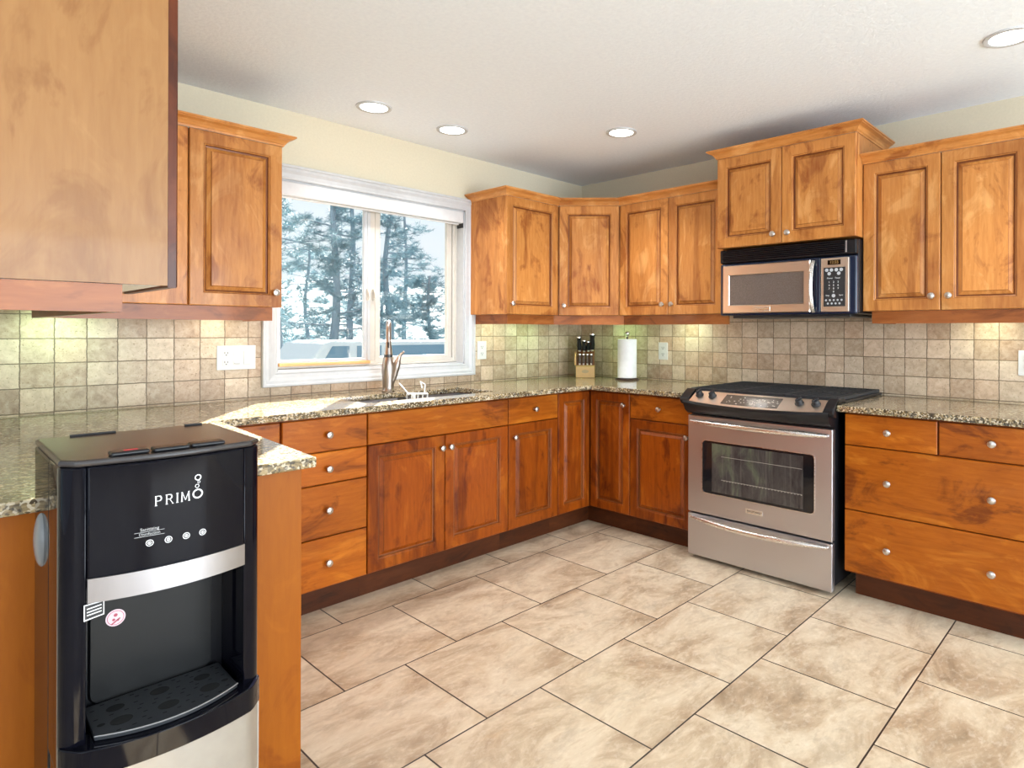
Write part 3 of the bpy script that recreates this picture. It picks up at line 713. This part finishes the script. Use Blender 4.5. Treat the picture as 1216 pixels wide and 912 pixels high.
# control fascia, bowed in the middle
def bow(y): t = (y - RY1) / (RY0 - RY1); return 1 - (2 * t - 1) ** 2
def fascia(y0, y1, sec, mat, par, name, n=24, d=0.):
    mb = MB(); rings = []
    for k in range(n + 1):
        y = y0 + (y1 - y0) * k / n; b = bow(y); rings.append([(x, y, z) for x, z in sec(b)])
    mb.loft(rings); return mb.build(name, mat, par, smooth=True)
TOP = .918
secB = lambda b: [(-.60, TOP - .006), (-.664, TOP - .004), (-.742 - .040 * b, .866 - .012 * b), (-.744 - .040 * b, .855 - .012 * b), (-.722 - .03 * b, .812 - .006 * b), (-.690, .792), (-.652, .790), (-.60, .801)]
fs_ = fascia(-1.398, -2.172, secB, M_BLKS, rg, 'control_fascia')
def P2(b, t, h):   # point on the sloping panel, t 0 top..1 bottom, lifted h
    x0, z0, x1, z1 = -.664, TOP - .004, -.742 - .040 * b, .866 - .012 * b
    dx, dz = x1 - x0, z1 - z0; l = math.hypot(dx, dz); return (x0 + dx * t + (dz / l) * h, z0 + dz * t - (dx / l) * h)
secP = lambda b: [P2(b, .03, .0), P2(b, .03, .0022), P2(b, .98, .0022), P2(b, .98, .0)]
cpn = fascia(-1.440, -2.148, secP, M_STEELW, fs_, 'control_panel')
for ya, yb in ((-1.376, -1.434), (-2.150, -2.196)):
    mb = MB(); sec = [(-.58, TOP + .004), (-.668, TOP + .006), (-.70, .905), (-.738, .880), (-.742, .862), (-.725, .845), (-.70, .838), (-.6965, .899), (-.58, .899)]
    mb.loft([[(x, y, z) for x, z in sec] for y in (ya, yb)]); mb.build('end_cap', M_BLKS, fs_, bevel=.004)
def on_panel(y, t, h): b = bow(y); x, z = P2(b, t, h); return Vector((x, y, z))
mb = MB(); ys_ = [-1.640 - .305 * k / 10 for k in range(11)]
mb.loft([[on_panel(y + .010, .16, .0028), on_panel(y - .012 + (.02), .86, .0028)] for y in ys_], closed=False, caps=False); dsp = mb.build('touch_display', plain('smoked_panel', (.10, .085, .07), .12), cpn)
mb = MB(); random.seed(3)
for k in range(46):
    y = -1.655 - random.random() * .27; t = .25 + .5 * random.random(); w_ = .003 + random.random() * .006
    mb.add([on_panel(y, t, .0034), on_panel(y - w_, t, .0034), on_panel(y - w_, t + .045, .0034), on_panel(y, t + .045, .0034)], [(0, 1, 2, 3)])
mb.build('display_print', plain('panel_print', (.6, .55, .48), .4), dsp)
for y in (-1.480, -1.560, -2.026, -2.104):
    b = bow(y); x, z = P2(b, .42, .0022); x2, z2 = P2(b, .42, 1.0022); nrm = Vector((x2 - x, 0, z2 - z)).normalized()
    mb = MB().lathe([(.021, 0), (.022, .004), (.018, .008), (.0165, .022), (.014, .025), (0, .0255)], (x, y, z), nrm, 24)
    kb = mb.build('burner_knob', M_BLKM, cpn, smooth=True)
    cpt = Vector((x, y, z)) + nrm * .029; tt = Vector((P2(b, 1, 0)[0] - P2(b, 0, 0)[0], 0, P2(b, 1, 0)[1] - P2(b, 0, 0)[1])).normalized(); ax_ = (Vector((0, 1, 0)) * .35 + tt).normalized(); bx_ = nrm.cross(ax_)
    mb = MB(); mb.box(-.018, .018, -.0045, .0045, -.006, .004); mb.v = [tuple(cpt + ax_ * v[0] + bx_ * v[1] + nrm * v[2]) for v in mb.v]; mb.build('grip', M_BLKS, kb, bevel=.002)
# cooktop and grates
MB().box(-.660, -.022, -2.196, -1.376, .8985, .911).build('cooktop', M_BLKS, rg, bevel=.003)
mb0 = MB().box(-.60, -.03, RY0 + .01, RY1 - .01, .80, .8985); mb0.build('burner_box', M_BLKS, rg)
for k in range(3):
    ya = -1.388 - k * .268; yb = ya - .260
    mb = MB().box(-.645, -.635, yb, ya, .9115, .927).box(-.040, -.030, yb, ya, .9115, .927).box(-.635, -.040, ya - .010, ya, .9115, .927).box(-.635, -.040, yb, yb + .010, .9115, .927)
    for j in range(7): y = ya - .035 - j * .0315; mb.box(-.635, -.040, y - .005, y + .001, .917, .927)
    mb.box(-.345, -.330, yb, ya, .914, .925)
    mb.build('burner_grate', M_IRON, rg, bevel=.0015)

# ------------------------------------------------------------------ water dispenser
DC = Vector((-3.308, -1.7965, 0)); DTH = math.radians(-1.2)
dp = thing('water_dispenser', DC, 'glossy black water dispenser with a silver band standing against the counter leg', 'water dispenser', rz=DTH)
WD, DF_, DB_ = .158, -.152, .163        # half width, front plane, back plane
def dbuild(mb, name, mat, par=dp, **kw): mb.local = True; return mb.build(name, mat, par, **kw)
def colpoly(s, inner, depth_in):
    # side column section with rounded outer front corner; s = -1 left, 1 right
    pts = [(s * inner, -.03), (s * WD, -.03), (s * WD, DF_ + .028)]
    for k in range(1, 7): a = k / 6 * PI / 2; pts.append((s * (WD - .028 + .028 * math.cos(a)), DF_ + .028 - .028 * math.sin(a)))
    pts += [(s * inner, DF_ - .004)]
    return pts if s > 0 else pts[::-1]
TZ = 1.008
dbuild(MB().box(-WD, WD, -.03, DB_, .02, TZ).box(-WD + .002, WD - .002, DF_ + .012, -.03, .02, .494), 'cabinet', M_BLK, bevel=.006)
for s in (-1, 1): dbuild(MB().prism(colpoly(s, .123, 0), .4955, TZ), 'side_column', M_BLK, smooth=True, bevel=.003)
for s in (-1, 1):
    for y in (-.1, .12): dbuild(MB().lathe([(.016, 0), (.018, .015), (.012, .021)], (s * .12, y, 0), n=12), 'foot', M_BLKM)
def front(b, x, base=DF_, q=.123): return base - b * (1 - min(1, abs(x / q)) ** 2) + (.02 * max(0, abs(x) - .135) / .022)
def bowed(z0, z1, b0, b1, th, xs=.1225, n=18, back=None, lip=0):
    rings = []
    for k in range(n + 1):
        x = -xs + 2 * xs * k / n; yb = back if back is not None else None
        f0, f1 = front(b0, x, DF_, max(xs, .123)) - th, front(b1, x, DF_, max(xs, .123)) - th; bk0 = yb if yb is not None else f0 + th; bk1 = yb if yb is not None else f1 + th
        rings.append([(x, bk0, z0), (x, f0, z0), (x, f1, z1), (x, bk1, z1)])
    return MB().loft(rings)
fp = dbuild(bowed(.800, TZ, .020, .020, .006, back=-.031), 'front_panel', M_BLK, smooth=True, bevel=.003)
bd = dbuild(bowed(.782, .822, .024, .022, .0105, n=24), 'trim_band', M_BAND, smooth=True)
# top lid and paddles
lp = [(-WD, DB_), (WD, DB_), (WD, DF_ + .02), (WD - .02, DF_ - .004)] + [(.12 - .24 * k / 8, front(.018, .12 - .24 * k / 8) - .004) for k in range(1, 8)] + [(-WD + .02, DF_ - .004), (-WD, DF_ + .02)]
dbuild(MB().prism(lp[::-1], TZ + .0005, 1.020), 'lid', plain('lid_black', (.035, .03, .03), .22), bevel=.005, seg=3)
for k, x in enumerate((-.062, .0, .060)):
    q = dbuild(MB().box(x - .0285, x + .0285, front(.018, x) + .006, front(.018, x) + .036, 1.0202, 1.0275), 'dispense_paddle', M_BLKS, bevel=.003)
    if k == 0: dbuild(MB().box(x - .008, x + .012, front(.018, x) + .016, front(.018, x) + .024, 1.0276, 1.0284), 'hot_mark', M_RED, par=q)
for x0, x1 in ((-.105, -.028), (.10, .135)): dbuild(MB().box(x0, x1, DB_ - .016, DB_ - .008, 1.0202, 1.0235), 'lid_catch', M_BLKM, bevel=.001)
# recess
dbuild(MB().box(-.1228, .1228, -.0305, -.03, .50, .80), 'recess_back', M_BLKS)
rp = [(x, -.033, z + .665) for x, z in rrect(.205, .235, .018, 5)]
mb = MB(); n_ = len(rp); mb.add([(x, -.031, z) for x, y, z in rp] + [(x * .97, -.040, .665 + (z - .665) * .97) for x, y, z in rp], [tuple(range(n_, 2 * n_))] + [(i, (i + 1) % n_, n_ + (i + 1) % n_, n_ + i) for i in range(n_)])
dbuild(mb, 'recess_panel', plain('recess_grey', (.010, .010, .010), .35, **{'Specular IOR Level': .25}))
mb = MB()
for x in (-.045, .0, .045): mb.lathe([(.010, 0), (.010, .018), (.007, .030)], (x, -.10, .800), (0, 0, -1), 12)
dbuild(mb, 'spigot', M_BLKM)
# tray
dbuild(bowed(.4955, .545, .030, .044, .010, xs=.1575, n=36, back=DF_ + .03), 'tray_housing', M_BLK, smooth=True, bevel=.002)
rings = []
for k in range(19): x = -.112 + .224 * k / 18; rings.append([(x, -.045, .5455), (x, front(.040, x) + .002, .5455), (x, front(.040, x) + .002, .5535), (x, -.045, .5535)])
ty = dbuild(MB().loft(rings), 'drip_tray', plain('tray_black', (.03, .032, .036), .3), bevel=.002)
mb = MB(); z = .5541
def oval(mb, x, y, a, b, z, n=18): mb.add([(x + a * math.cos(2 * PI * k / n), y + b * math.sin(2 * PI * k / n), z) for k in range(n)], [tuple(range(n))])
for x, y, a in ((-.07, -.135, .017), (0, -.142, .017), (.07, -.135, .017), (-.07, -.085, .014), (0, -.08, .016), (.07, -.085, .014), (.098, -.128, .006), (-.098, -.128, .006)): oval(mb, x, y, a, a * .85, z)
for i in range(19):
    for j, y in enumerate((-.165, -.152, -.135, -.118, -.105, -.09, -.07, -.058)):
        x = -.102 + i * .0113 + (j % 2) * .0056
        if abs(x) > .104 or y < front(.040, x) + .008: continue
        if any((x - hx) ** 2 + (y - hy) ** 2 < (r_ + .006) ** 2 for hx, hy, r_ in ((-.07, -.135, .017), (0, -.142, .017), (.07, -.135, .017), (-.07, -.085, .014), (0, -.08, .016), (.07, -.085, .014), (.098, -.128, .006), (-.098, -.128, .006))): continue
        if (i + j) % 2: continue
        mb.add([(x - .0032, y - .0015, z), (x + .0032, y - .0015, z), (x + .0032, y + .0015, z), (x - .0032, y + .0015, z)], [(0, 1, 2, 3)])
dbuild(mb, 'tray_hole', plain('hole_black', (.002, .002, .002), .9), par=ty)
mb = MB(); mb.tube([(-.112 + .224 * k / 18, front(.040, -.112 + .224 * k / 18) + .001, .5535) for k in range(19)], .0013, 6); dbuild(mb, 'tray_rim', M_STEEL, par=ty)
dbuild(bowed(.06, .494, .020, .020, .006, xs=.157, n=36, back=DF_ + .011), 'lower_door', plain('champagne_steel', (.42, .39, .35), .35, .7), smooth=True)
# lettering
def fpt(u, z, d, b=.020, th=.006): return Vector((u, front(b, u) - th - d, z))
SER = {'P': [((0, 0), (0, 1)), ((0, 1), (.45, 1)), ((.45, 1), (.6, .85)), ((.6, .85), (.6, .62)), ((.6, .62), (.45, .48)), ((.45, .48), (0, .48)), ((-.12, 0), (.15, 0)), ((-.12, 1), (.1, 1))],
       'R': [((0, 0), (0, 1)), ((0, 1), (.45, 1)), ((.45, 1), (.6, .85)), ((.6, .85), (.6, .65)), ((.6, .65), (.45, .52)), ((.45, .52), (0, .52)), ((.35, .52), (.72, 0)), ((-.12, 0), (.15, 0)), ((.62, 0), (.82, 0)), ((-.12, 1), (.1, 1))],
       'I': [((0, 0), (0, 1)), ((-.14, 0), (.14, 0)), ((-.14, 1), (.14, 1))],
       'M': [((0, 0), (.06, 1)), ((.06, 1), (.45, .12)), ((.45, .12), (.84, 1)), ((.84, 1), (.9, 0)), ((-.12, 0), (.13, 0)), ((.78, 0), (1.02, 0)), ((-.06, 1), (.1, 1)), ((.8, 1), (.96, 1))]}
mb = MB()
def stroke(mb, p, q, wd):
    d = Vector(q) - Vector(p); n = Vector((-d.y, d.x)).normalized() * wd / 2; P, Q2 = Vector(p), Vector(q)
    mb.add([fpt(*(P + n), .0008), fpt(*(P - n), .0008), fpt(*(Q2 - n), .0008), fpt(*(Q2 + n), .0008)], [(0, 1, 2, 3)])
hh = .0165; zb0 = .929
for ch, x0 in (('P', -.029), ('R', -.013), ('I', .0035), ('M', .0105)):
    for (p, q) in SER[ch]:
        th = .0019 if abs(p[0] - q[0]) < .2 and p[1] != q[1] else .0010
        stroke(mb, (x0 + p[0] * hh * .8, zb0 + p[1] * hh), (x0 + q[0] * hh * .8, zb0 + q[1] * hh), th)
def ringd(mb, u, z, r, wd, n=22):
    vs = []
    for k in range(n): c_, s_ = math.cos(2 * PI * k / n), math.sin(2 * PI * k / n); vs += [fpt(u + r * c_, z + r * s_, .0008), fpt(u + (r - wd) * c_, z + (r - wd) * s_, .0008)]
    mb.add(vs, [(2 * k, 2 * k + 1, (2 * k + 3) % (2 * n), (2 * k + 2) % (2 * n)) for k in range(n)])
ringd(mb, .0365, .9385, .0088, .0026); ringd(mb, .0355, .9525, .0035, .0009); ringd(mb, .0385, .9595, .0024, .0007); ringd(mb, .0370, .9680, .0056, .0018)
dbuild(mb, 'logo', M_WHT, par=fp)
mb = MB()
for k, (u, z) in enumerate(((-.038, .866), (-.010, .866), (.018, .866), (.045, .866))):
    ringd(mb, u, z, .0058, .0011); ringd(mb, u, z, .0030, .0010, 12); stroke(mb, (u, z - .003), (u, z + .003), .001)
vs, fs = text_faces('Sanitizing', .0075); mb.add([fpt(v.x - .038, v.y + .8905, .0008) for v in vs], fs)
vs, fs = text_faces('Disinfection', .0065); mb.add([fpt(v.x - .038, v.y + .8825, .0008) for v in vs], fs)
for p, q in (((-.060, .8785), (-.016, .8785)), ((-.060, .8862), (-.016, .8862))): stroke(mb, p, q, .0004)
dbuild(mb, 'button_marks', M_WHT, par=fp)
st = MB(); oval_pts = lambda r, y: [(-.062 + r * math.cos(2 * PI * k / 26), y, .700 + r * math.sin(2 * PI * k / 26)) for k in range(26)]
st.add(oval_pts(.0155, -.0405), [tuple(range(26))]); st.mat(1)
k_ = []
for r0, r1 in ((.0132, .0122),):
    a_ = oval_pts(r0, -.0409); b_ = oval_pts(r1, -.0409); st.add(a_ + b_, [(i, (i + 1) % 26, 26 + (i + 1) % 26, 26 + i) for i in range(26)])
for x_, z_, r_ in ((-.062, .705, .0032), (-.065, .697, .0025), (-.0585, .695, .0022)):
    st.add([(x_ + r_ * math.cos(2 * PI * k / 12), -.0409, z_ + r_ * math.sin(2 * PI * k / 12)) for k in range(12)], [tuple(range(12))])
st.add([(-.070, -.0409, .6895), (-.068, -.0409, .6875), (-.054, -.0409, .697), (-.056, -.0409, .699)], [(0, 1, 2, 3)])
dbuild(st, 'warning_sticker', [M_PINK, M_REDP], label='') if False else dbuild(st, 'warning_sticker', [M_PINK, M_REDP])
mb = MB(); yl = front(.02, -.108) + .001
mb.add([(-.127, DF_ - .007, .752), (-.100, DF_ - .012, .758), (-.100, DF_ - .012, .782), (-.127, DF_ - .007, .779)], [(0, 1, 2, 3)]); mb.mat(1)
mb.add([(-.1255, DF_ - .0078, .7545), (-.1015, DF_ - .0128, .7598), (-.1015, DF_ - .0128, .7805), (-.1255, DF_ - .0078, .7775)], [(0, 1, 2, 3)])
mb.mat(0)
for zz in (.761, .766, .7715): mb.add([(-.123, DF_ - .0086, zz - .0006), (-.104, DF_ - .0133, zz + .0036), (-.104, DF_ - .0133, zz + .0054), (-.123, DF_ - .0086, zz + .0012)], [(0, 1, 2, 3)])
dbuild(mb, 'spec_label', [M_WHT, M_BLKM])
# side grip
rings = []
for k in range(9):
    t = k / 8; rings.append([(-WD - .012 * math.cos(t * PI / 2) + .0, (.060 + .034 * math.sin(t * PI / 2) * math.cos(a * PI / 12)), .845 + .050 * math.sin(t * PI / 2) * math.sin(a * PI / 12)) for a in range(24)])
dbuild(MB().loft(rings), 'side_grip', plain('grip_grey', (.16, .17, .18), .25), smooth=True)

# ------------------------------------------------------------------ outlets and switches
def outlet(fr, u, z, label, group=None):
    o = thing('outlet', fr.p(u, z - .058, 0), label, 'outlet', group)
    mb = MB(); fr.box(mb, u - .038, u + .038, z - .060, z + .060, .0002, .0055); pl = mb.build('cover_plate', M_PLATE, o, bevel=.002)
    sockets(fr, u, z, pl); return o
def sockets(fr, u, z, par):
    for dz in (-.022, .022):
        mb = MB(); fr.box(mb, u - .0165, u + .0165, z + dz - .015, z + dz + .015, .0056, .0072); q = mb.build('socket', M_PLATE, par, bevel=.002)
        mb = MB(); fr.box(mb, u - .008, u - .0055, z + dz - .003, z + dz + .007, .0073, .0077); fr.box(mb, u + .0055, u + .008, z + dz - .003, z + dz + .006, .0073, .0077); fr.box(mb, u - .0025, u + .0025, z + dz - .011, z + dz - .006, .0073, .0077)
        mb.build('socket_slot', M_DARK, q)
FWALL = Fr((0, -T), (1, 0), (0, -1)); FSW = Fr((-T, 0), (0, 1), (-1, 0))
outlet(FWALL, -1.002, 1.108, 'white duplex outlet on the tiles immediately right of the window')
outlet(FSW, -.770, 1.099, 'white duplex outlet on the tiles right of the paper towels')
outlet(FSW, -2.833, 1.092, 'white duplex outlet above the right worktop, cut by the right edge of the photo')
o = thing('switch_plate', (-2.521, -T, 1.045), 'wide white plate with an outlet, dimmer and rocker switch left of the window', 'switch')
mb = MB(); FWALL.box(mb, -2.609, -2.433, 1.045, 1.162, .0002, .0055); pl = mb.build('cover_plate', M_PLATE, o, bevel=.002)
sockets(FWALL, -2.568, 1.103, pl)
mb = MB(); FWALL.box(mb, -2.537, -2.504, 1.070, 1.136, .0056, .008); dm = mb.build('dimmer', M_PLATE, pl, bevel=.002)
mb = MB(); FWALL.box(mb, -2.533, -2.508, 1.074, 1.080, .0081, .011); mb.build('dimmer_slider', plain('slider_grey', (.5, .5, .52), .4), dm, bevel=.001)
mb = MB(); FWALL.box(mb, -2.490, -2.458, 1.070, 1.136, .0056, .009); mb.build('rocker_switch', M_PLATE, pl, bevel=.003)

# ------------------------------------------------------------------ things on the worktop
KB = Vector((-.195, -.215, CT + .0005)); kf = Vector((-.78, -.626, 0)).normalized(); kr = Vector((-kf.y, kf.x, 0))
if kr.dot(Vector((.678, -.735, 0))) < 0: kr = -kr
def kp_(r, f, z): return KB + kr * r + kf * f + UP * z
kb = thing('knife_block', KB, 'slanted light wood knife block in the corner of the worktop', 'knife block')
def sl(mb, prof, r0, r1): n = len(prof); return mb.loft([[kp_(r, f, z) for f, z in prof] for r in (r0, r1)])
mb = MB(); sl(mb, [(.055, 0), (.055, .080), (.038, .088), (-.085, .088), (-.085, 0)], -.068, .068); mb.build('block_base', M_BLOCK, kb, bevel=.002)
mb = MB(); sl(mb, [(.010, .0885), (-.015, .165), (-.060, .205), (-.085, .205), (-.085, .0885)], -.066, .066); mb.build('block_back', M_BLOCKD, kb, bevel=.002)
mb = MB(); sl(mb, [(.030, .0885), (.034, .115), (.028, .150), (.010, .178), (-.02, .185), (-.050, .170), (-.06, .0885)], -.080, -.0665); mb.build('block_side', M_BLOCK, kb, bevel=.003)
mb = MB(); n_ = 20; mb.add([kp_(.026 * math.cos(2 * PI * k / n_), .0555, .045 + .012 * math.sin(2 * PI * k / n_)) for k in range(n_)], [tuple(range(n_))]); mb.build('branded_oval', plain('burnt_oval', L3(176, 150, 112), .5), kb)
def knife(r, f, z, ln, tilt, handle_m, w_, label, grp, nm='knife', side=0.):
    o = thing(nm, kp_(r, f, z), label, 'knife', grp)
    d = (UP * math.cos(tilt) + kf * math.sin(tilt) + kr * side).normalized(); P0 = kp_(r, f, z)
    MB().tube([P0 + d * .001, P0 + d * .014], w_ * .85, 10).build('bolster', M_HAND, o, smooth=True)
    MB().tube([P0 + d * .0145, P0 + d * (.3 * ln + .01), P0 + d * (.7 * ln), P0 + d * ln * .93], [w_ * 1.2, w_ * 1.4, w_ * 1.1, w_ * 1.4], 10).build('handle', handle_m, o, smooth=True)
    MB().tube([P0 + d * (ln * .93 + .0005), P0 + d * ln, P0 + d * (ln + .004)], [w_ * 1.4, w_ * 1.3, w_ * .6], 10).build('pommel', M_HAND, o, smooth=True)
for k, r in enumerate((-.042, -.014, .014, .042)):
    knife(r, .0165, .0895, .082, .12, M_HANDBR, .0085, 'brown-handled steak knife in the front row of the knife block', 'steak knives in the knife block', 'steak_knife')
for r, f, z, ln, w_, sd, lb in ((-.045, -.035, .186, .115, .0130, -.05, 'black-handled knife with bright pommel at the left of the block’s back row'),
                            (-.012, -.030, .182, .092, .0120, 0, 'short black-handled knife second from left in the block’s back row'),
                            (.018, -.035, .186, .080, .0120, 0, 'short black-handled knife third from left in the block’s back row'),
                            (.046, -.040, .190, .135, .0155, .02, 'tallest black-handled knife at the right of the block’s back row')):
    knife(r, f, z, ln, .22, M_BLKS, w_, lb.replace('’', "'"), 'knives in the back row of the block', side=sd)

PT = Vector((-.165, -.575, CT + .0005))
o = thing('paper_towel_holder', PT, 'dark bronze paper towel holder with a round base and finial', 'towel holder')
MB().lathe([(.082, 0), (.083, .004), (.078, .010), (.03, .0125), (0, .0125)], PT, n=32).build('base', M_BRONZE, o, smooth=True)
MB().lathe([(.007, .012), (.007, .298)], PT, n=12).build('rod', M_BRONZE, o, smooth=True)
MB().lathe([(.012, .298), (.010, .302), (.007, .305), (.014, .312), (.017, .322), (.013, .333), (0, .338)], PT, n=20).build('finial', M_KNOB, o, smooth=True)
o = thing('paper_towel_roll', PT + UP * .0135, 'white paper towel roll standing upright on its holder', 'paper towels')
mb = MB(); n_ = 40; R0, R1 = .0665, .019
def cyl(r, z): return [PT + Vector((r * math.cos(2 * PI * k / n_), r * math.sin(2 * PI * k / n_), z)) for k in range(n_)]
mb.loft([cyl(R1, .0135), cyl(R0 - .003, .0135), cyl(R0, .016), cyl(R0, .281), cyl(R0 - .003, .2835), cyl(R1, .2835), cyl(R1, .0135)], caps=False); rl = mb.build('roll', M_PAPER, o, smooth=True)
mb = MB(); ang = [math.radians(200 + 7 * k) for k in range(9)]
mb.loft([[PT + Vector(((R0 + .0012 + .0004 * k) * math.cos(a), (R0 + .0012 + .0004 * k) * math.sin(a), z)) for z in (.0155, .2815)] for k, a in enumerate(ang)], closed=False, caps=False); mb.build('loose_sheet', M_PAPER, rl, smooth=True)

# ------------------------------------------------------------------ recessed lights
for x, y, lb in ((-2.004, -.376, 'round recessed ceiling light above the left half of the window'), (-1.521, -.377, 'round recessed ceiling light above the right half of the window'),
                 (-.849, -1.053, 'round recessed ceiling light in mid-ceiling, nearest the diagonal corner cabinet'), (-.765, -2.86, 'round recessed ceiling light at the top right edge of the photo')):
    o = thing('recessed_light', (x, y, H), lb, 'ceiling light')
    mb = MB(); R = lambda r, z: [(x + r * math.cos(2 * PI * k / 32), y + r * math.sin(2 * PI * k / 32), z) for k in range(32)]
    mb.loft([R(.088, H - .0005), R(.086, H - .006), R(.072, H - .007), R(.066, H - .003)], caps=False); mb.build('trim_ring', M_TRIM, o, smooth=True)
    mb = MB(); mb.add(R(.068, H - .0042), [tuple(range(32))]); mb.build('lens', M_LAMP, o)
    light('downlight', 'SPOT', (x, y, H - .03), 34, (.96, .96, .96), .07, aim=(-.25 if y < -2 else 0, 0, -1), spot_size=math.radians(112), spot_blend=.7)

# under-cabinet puck lights
for x, y, e, colr in ((-3.22, -.14, 2.0, (.62, 1, .62)), (-2.62, -.12, .7, (1, .94, .7)), (-.95, -.12, 1.0, (.85, 1, .7)), (-.62, -.17, 1.2, (.5, 1, .4)), (-.17, -.46, 1.1, (.5, 1, .4)), (-.12, -1.0, 1.6, (.8, 1, .72)), (-.12, -2.70, 1.2, (1, 1, .72))):
    light('under_cabinet_light', 'AREA', (x, y, UB - .012), e * .6, colr, .07, aim=(0, 0, -1))

# ------------------------------------------------------------------ outside the window
def ground(): 
    n = 28; vs = []; fs = []
    for j in range(n + 1):
        for i in range(n + 1):
            x = -30 + 110 * i / n; y = .6 + 78 * j / n; d = max(0, y - 16) / 62
            vs.append((x, y, -1.2 + 8.8 * d ** 1.2 + .5 * math.sin(x * .4) * d + .3 * math.sin(x * 1.1 + y) * d))
    for j in range(n):
        for i in range(n): k = j * (n + 1) + i; fs.append((k, k + 1, k + n + 2, k + n + 1))
    return MB().add(vs, fs)
hl = ground().build('hillside', M_HILL, None, smooth=True); struct(hl)
def pine(x, y, h, seed, label, tr=.10, spread=2.0, tufts=1.0, z0=-1.2, nm=M_NEED):
    rnd = random.Random(seed); o = thing('pine_tree', (x, y, z0), label, 'tree')
    mb = MB(); pts = [Vector((x + .08 * math.sin(k * .9 + seed), y + .05 * math.cos(k), z0 + h * k / 10)) for k in range(11)]
    mb.tube(pts, [tr * (1.15 - .07 * k) for k in range(11)], 9)
    br = []; 
    nb = int(34 * tufts)
    for k in range(nb):
        t = .18 + .80 * k / nb; a = rnd.random() * 2 * PI; L_ = spread * (1.05 - .55 * t) * (.6 + .6 * rnd.random())
        i = t * 10; p0 = pts[int(i)].lerp(pts[min(int(i) + 1, 10)], i % 1); d = Vector((math.cos(a), math.sin(a), .15 - .35 * rnd.random())); P = [p0]; q = p0.copy(); dd = d.copy()
        for s in range(5): dd += Vector((rnd.uniform(-.22, .22), rnd.uniform(-.22, .22), rnd.uniform(-.1, .16))); q = q + dd.normalized() * L_ / 5; P.append(q.copy())
        mb.tube(P, [tr * .24, tr * .19, tr * .15, tr * .11, tr * .08, tr * .04], 5); br.append((P, L_))
        for s in (2, 3, 4):
            e = Vector((rnd.uniform(-1, 1), rnd.uniform(-1, 1), rnd.uniform(-.3, .5))).normalized() * L_ * .28; Q_ = [P[s], P[s] + e * .5 + UP * .03, P[s] + e + UP * .08]
            mb.tube(Q_, [tr * .09, tr * .06, tr * .03], 4); br.append((Q_, L_ * .4))
    mb.build('trunk', M_BARK, o)
    nd = MB(); V = []; Fc = []
    def tuft(c, r):
        for _ in range(26):
            d = Vector((rnd.gauss(0, 1), rnd.gauss(0, 1), rnd.gauss(.25, .8))).normalized(); s = d.orthogonal().normalized() * .0085; L2 = r * (.6 + .5 * rnd.random())
            k = len(V); V.extend([tuple(c - s), tuple(c + s), tuple(c + d * L2 + s * .3), tuple(c + d * L2 - s * .3)]); Fc.append((k, k + 1, k + 2, k + 3))
    for P, L_ in br:
        for s in range(1, len(P)):
            for m in range(2 if len(P) > 4 and s < 3 else 3):
                if rnd.random() < .58 * tufts: tuft(P[s - 1].lerp(P[s], rnd.random()) + Vector((rnd.gauss(0, .06), rnd.gauss(0, .06), rnd.gauss(0, .05))), .17)
    nd.add(V, Fc); f = nd.build('needles', nm, o); return o
pine(4.82, 13.58, 6.96, 3, 'tall bare-trunked pine seen through the left pane of the window', .13, 2.3)
pine(6.00, 14.85, 7.08, 8, 'slim pine trunk just left of the window mullion', .11, 2.0)
pine(6.51, 13.58, 6.60, 5, 'pine seen through the right pane, behind the faucet spout', .11, 1.8)
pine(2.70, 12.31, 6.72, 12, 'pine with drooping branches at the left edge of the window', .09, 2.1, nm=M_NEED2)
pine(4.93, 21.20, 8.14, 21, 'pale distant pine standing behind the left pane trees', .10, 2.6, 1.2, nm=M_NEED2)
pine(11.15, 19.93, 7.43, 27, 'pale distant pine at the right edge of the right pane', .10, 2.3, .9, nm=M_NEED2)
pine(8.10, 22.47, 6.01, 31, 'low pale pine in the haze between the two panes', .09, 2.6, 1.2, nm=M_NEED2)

# parked van seen low in the window
vn = thing('van', (3.5, 9, -1.2), 'pale van with dark blue windows parked outside below the window', 'van')
FV = Fr((0, 8.1), (1, 0), (0, -1))
prof = [(1.35, -.75), (1.45, .45), (1.85, .98), (2.05, 1.03), (4.75, 1.01), (4.95, .90), (5.05, .1), (5.05, -.75)]
mb = MB(); FV.poly(mb, prof, -1.7, 0); vb = mb.build('van_body', M_VAN, vn, bevel=.04)
for a, b in ((1.72, 2.36), (2.52, 3.05), (3.15, 4.60)):
    mb = MB(); FV.poly(mb, [(a, .45), (b, .45), (b, .93), (a + (.30 if a < 2 else 0), .93)], .001, .012); mb.build('van_window', M_VANG, vb)
mb = MB(); FV.box(mb, 4.70, 4.85, .45, .93, .001, .02); mb.build('rear_pillar', plain('pillar_white', (.8, .84, .88), .4), vb)
for u in (2.1, 4.3):
    mb = MB().lathe([(.33, 0), (.35, .02), (.35, .18), (.33, .2)], (u, 8.30, -.83), (0, -1, 0), 24); mb.build('wheel', M_BLKM, vn, smooth=True)
pine(6.9, 12, 4.0, 41, 'low hazy pine at the lower right of the right pane', .07, 2.0, 1.2, nm=M_NEED)
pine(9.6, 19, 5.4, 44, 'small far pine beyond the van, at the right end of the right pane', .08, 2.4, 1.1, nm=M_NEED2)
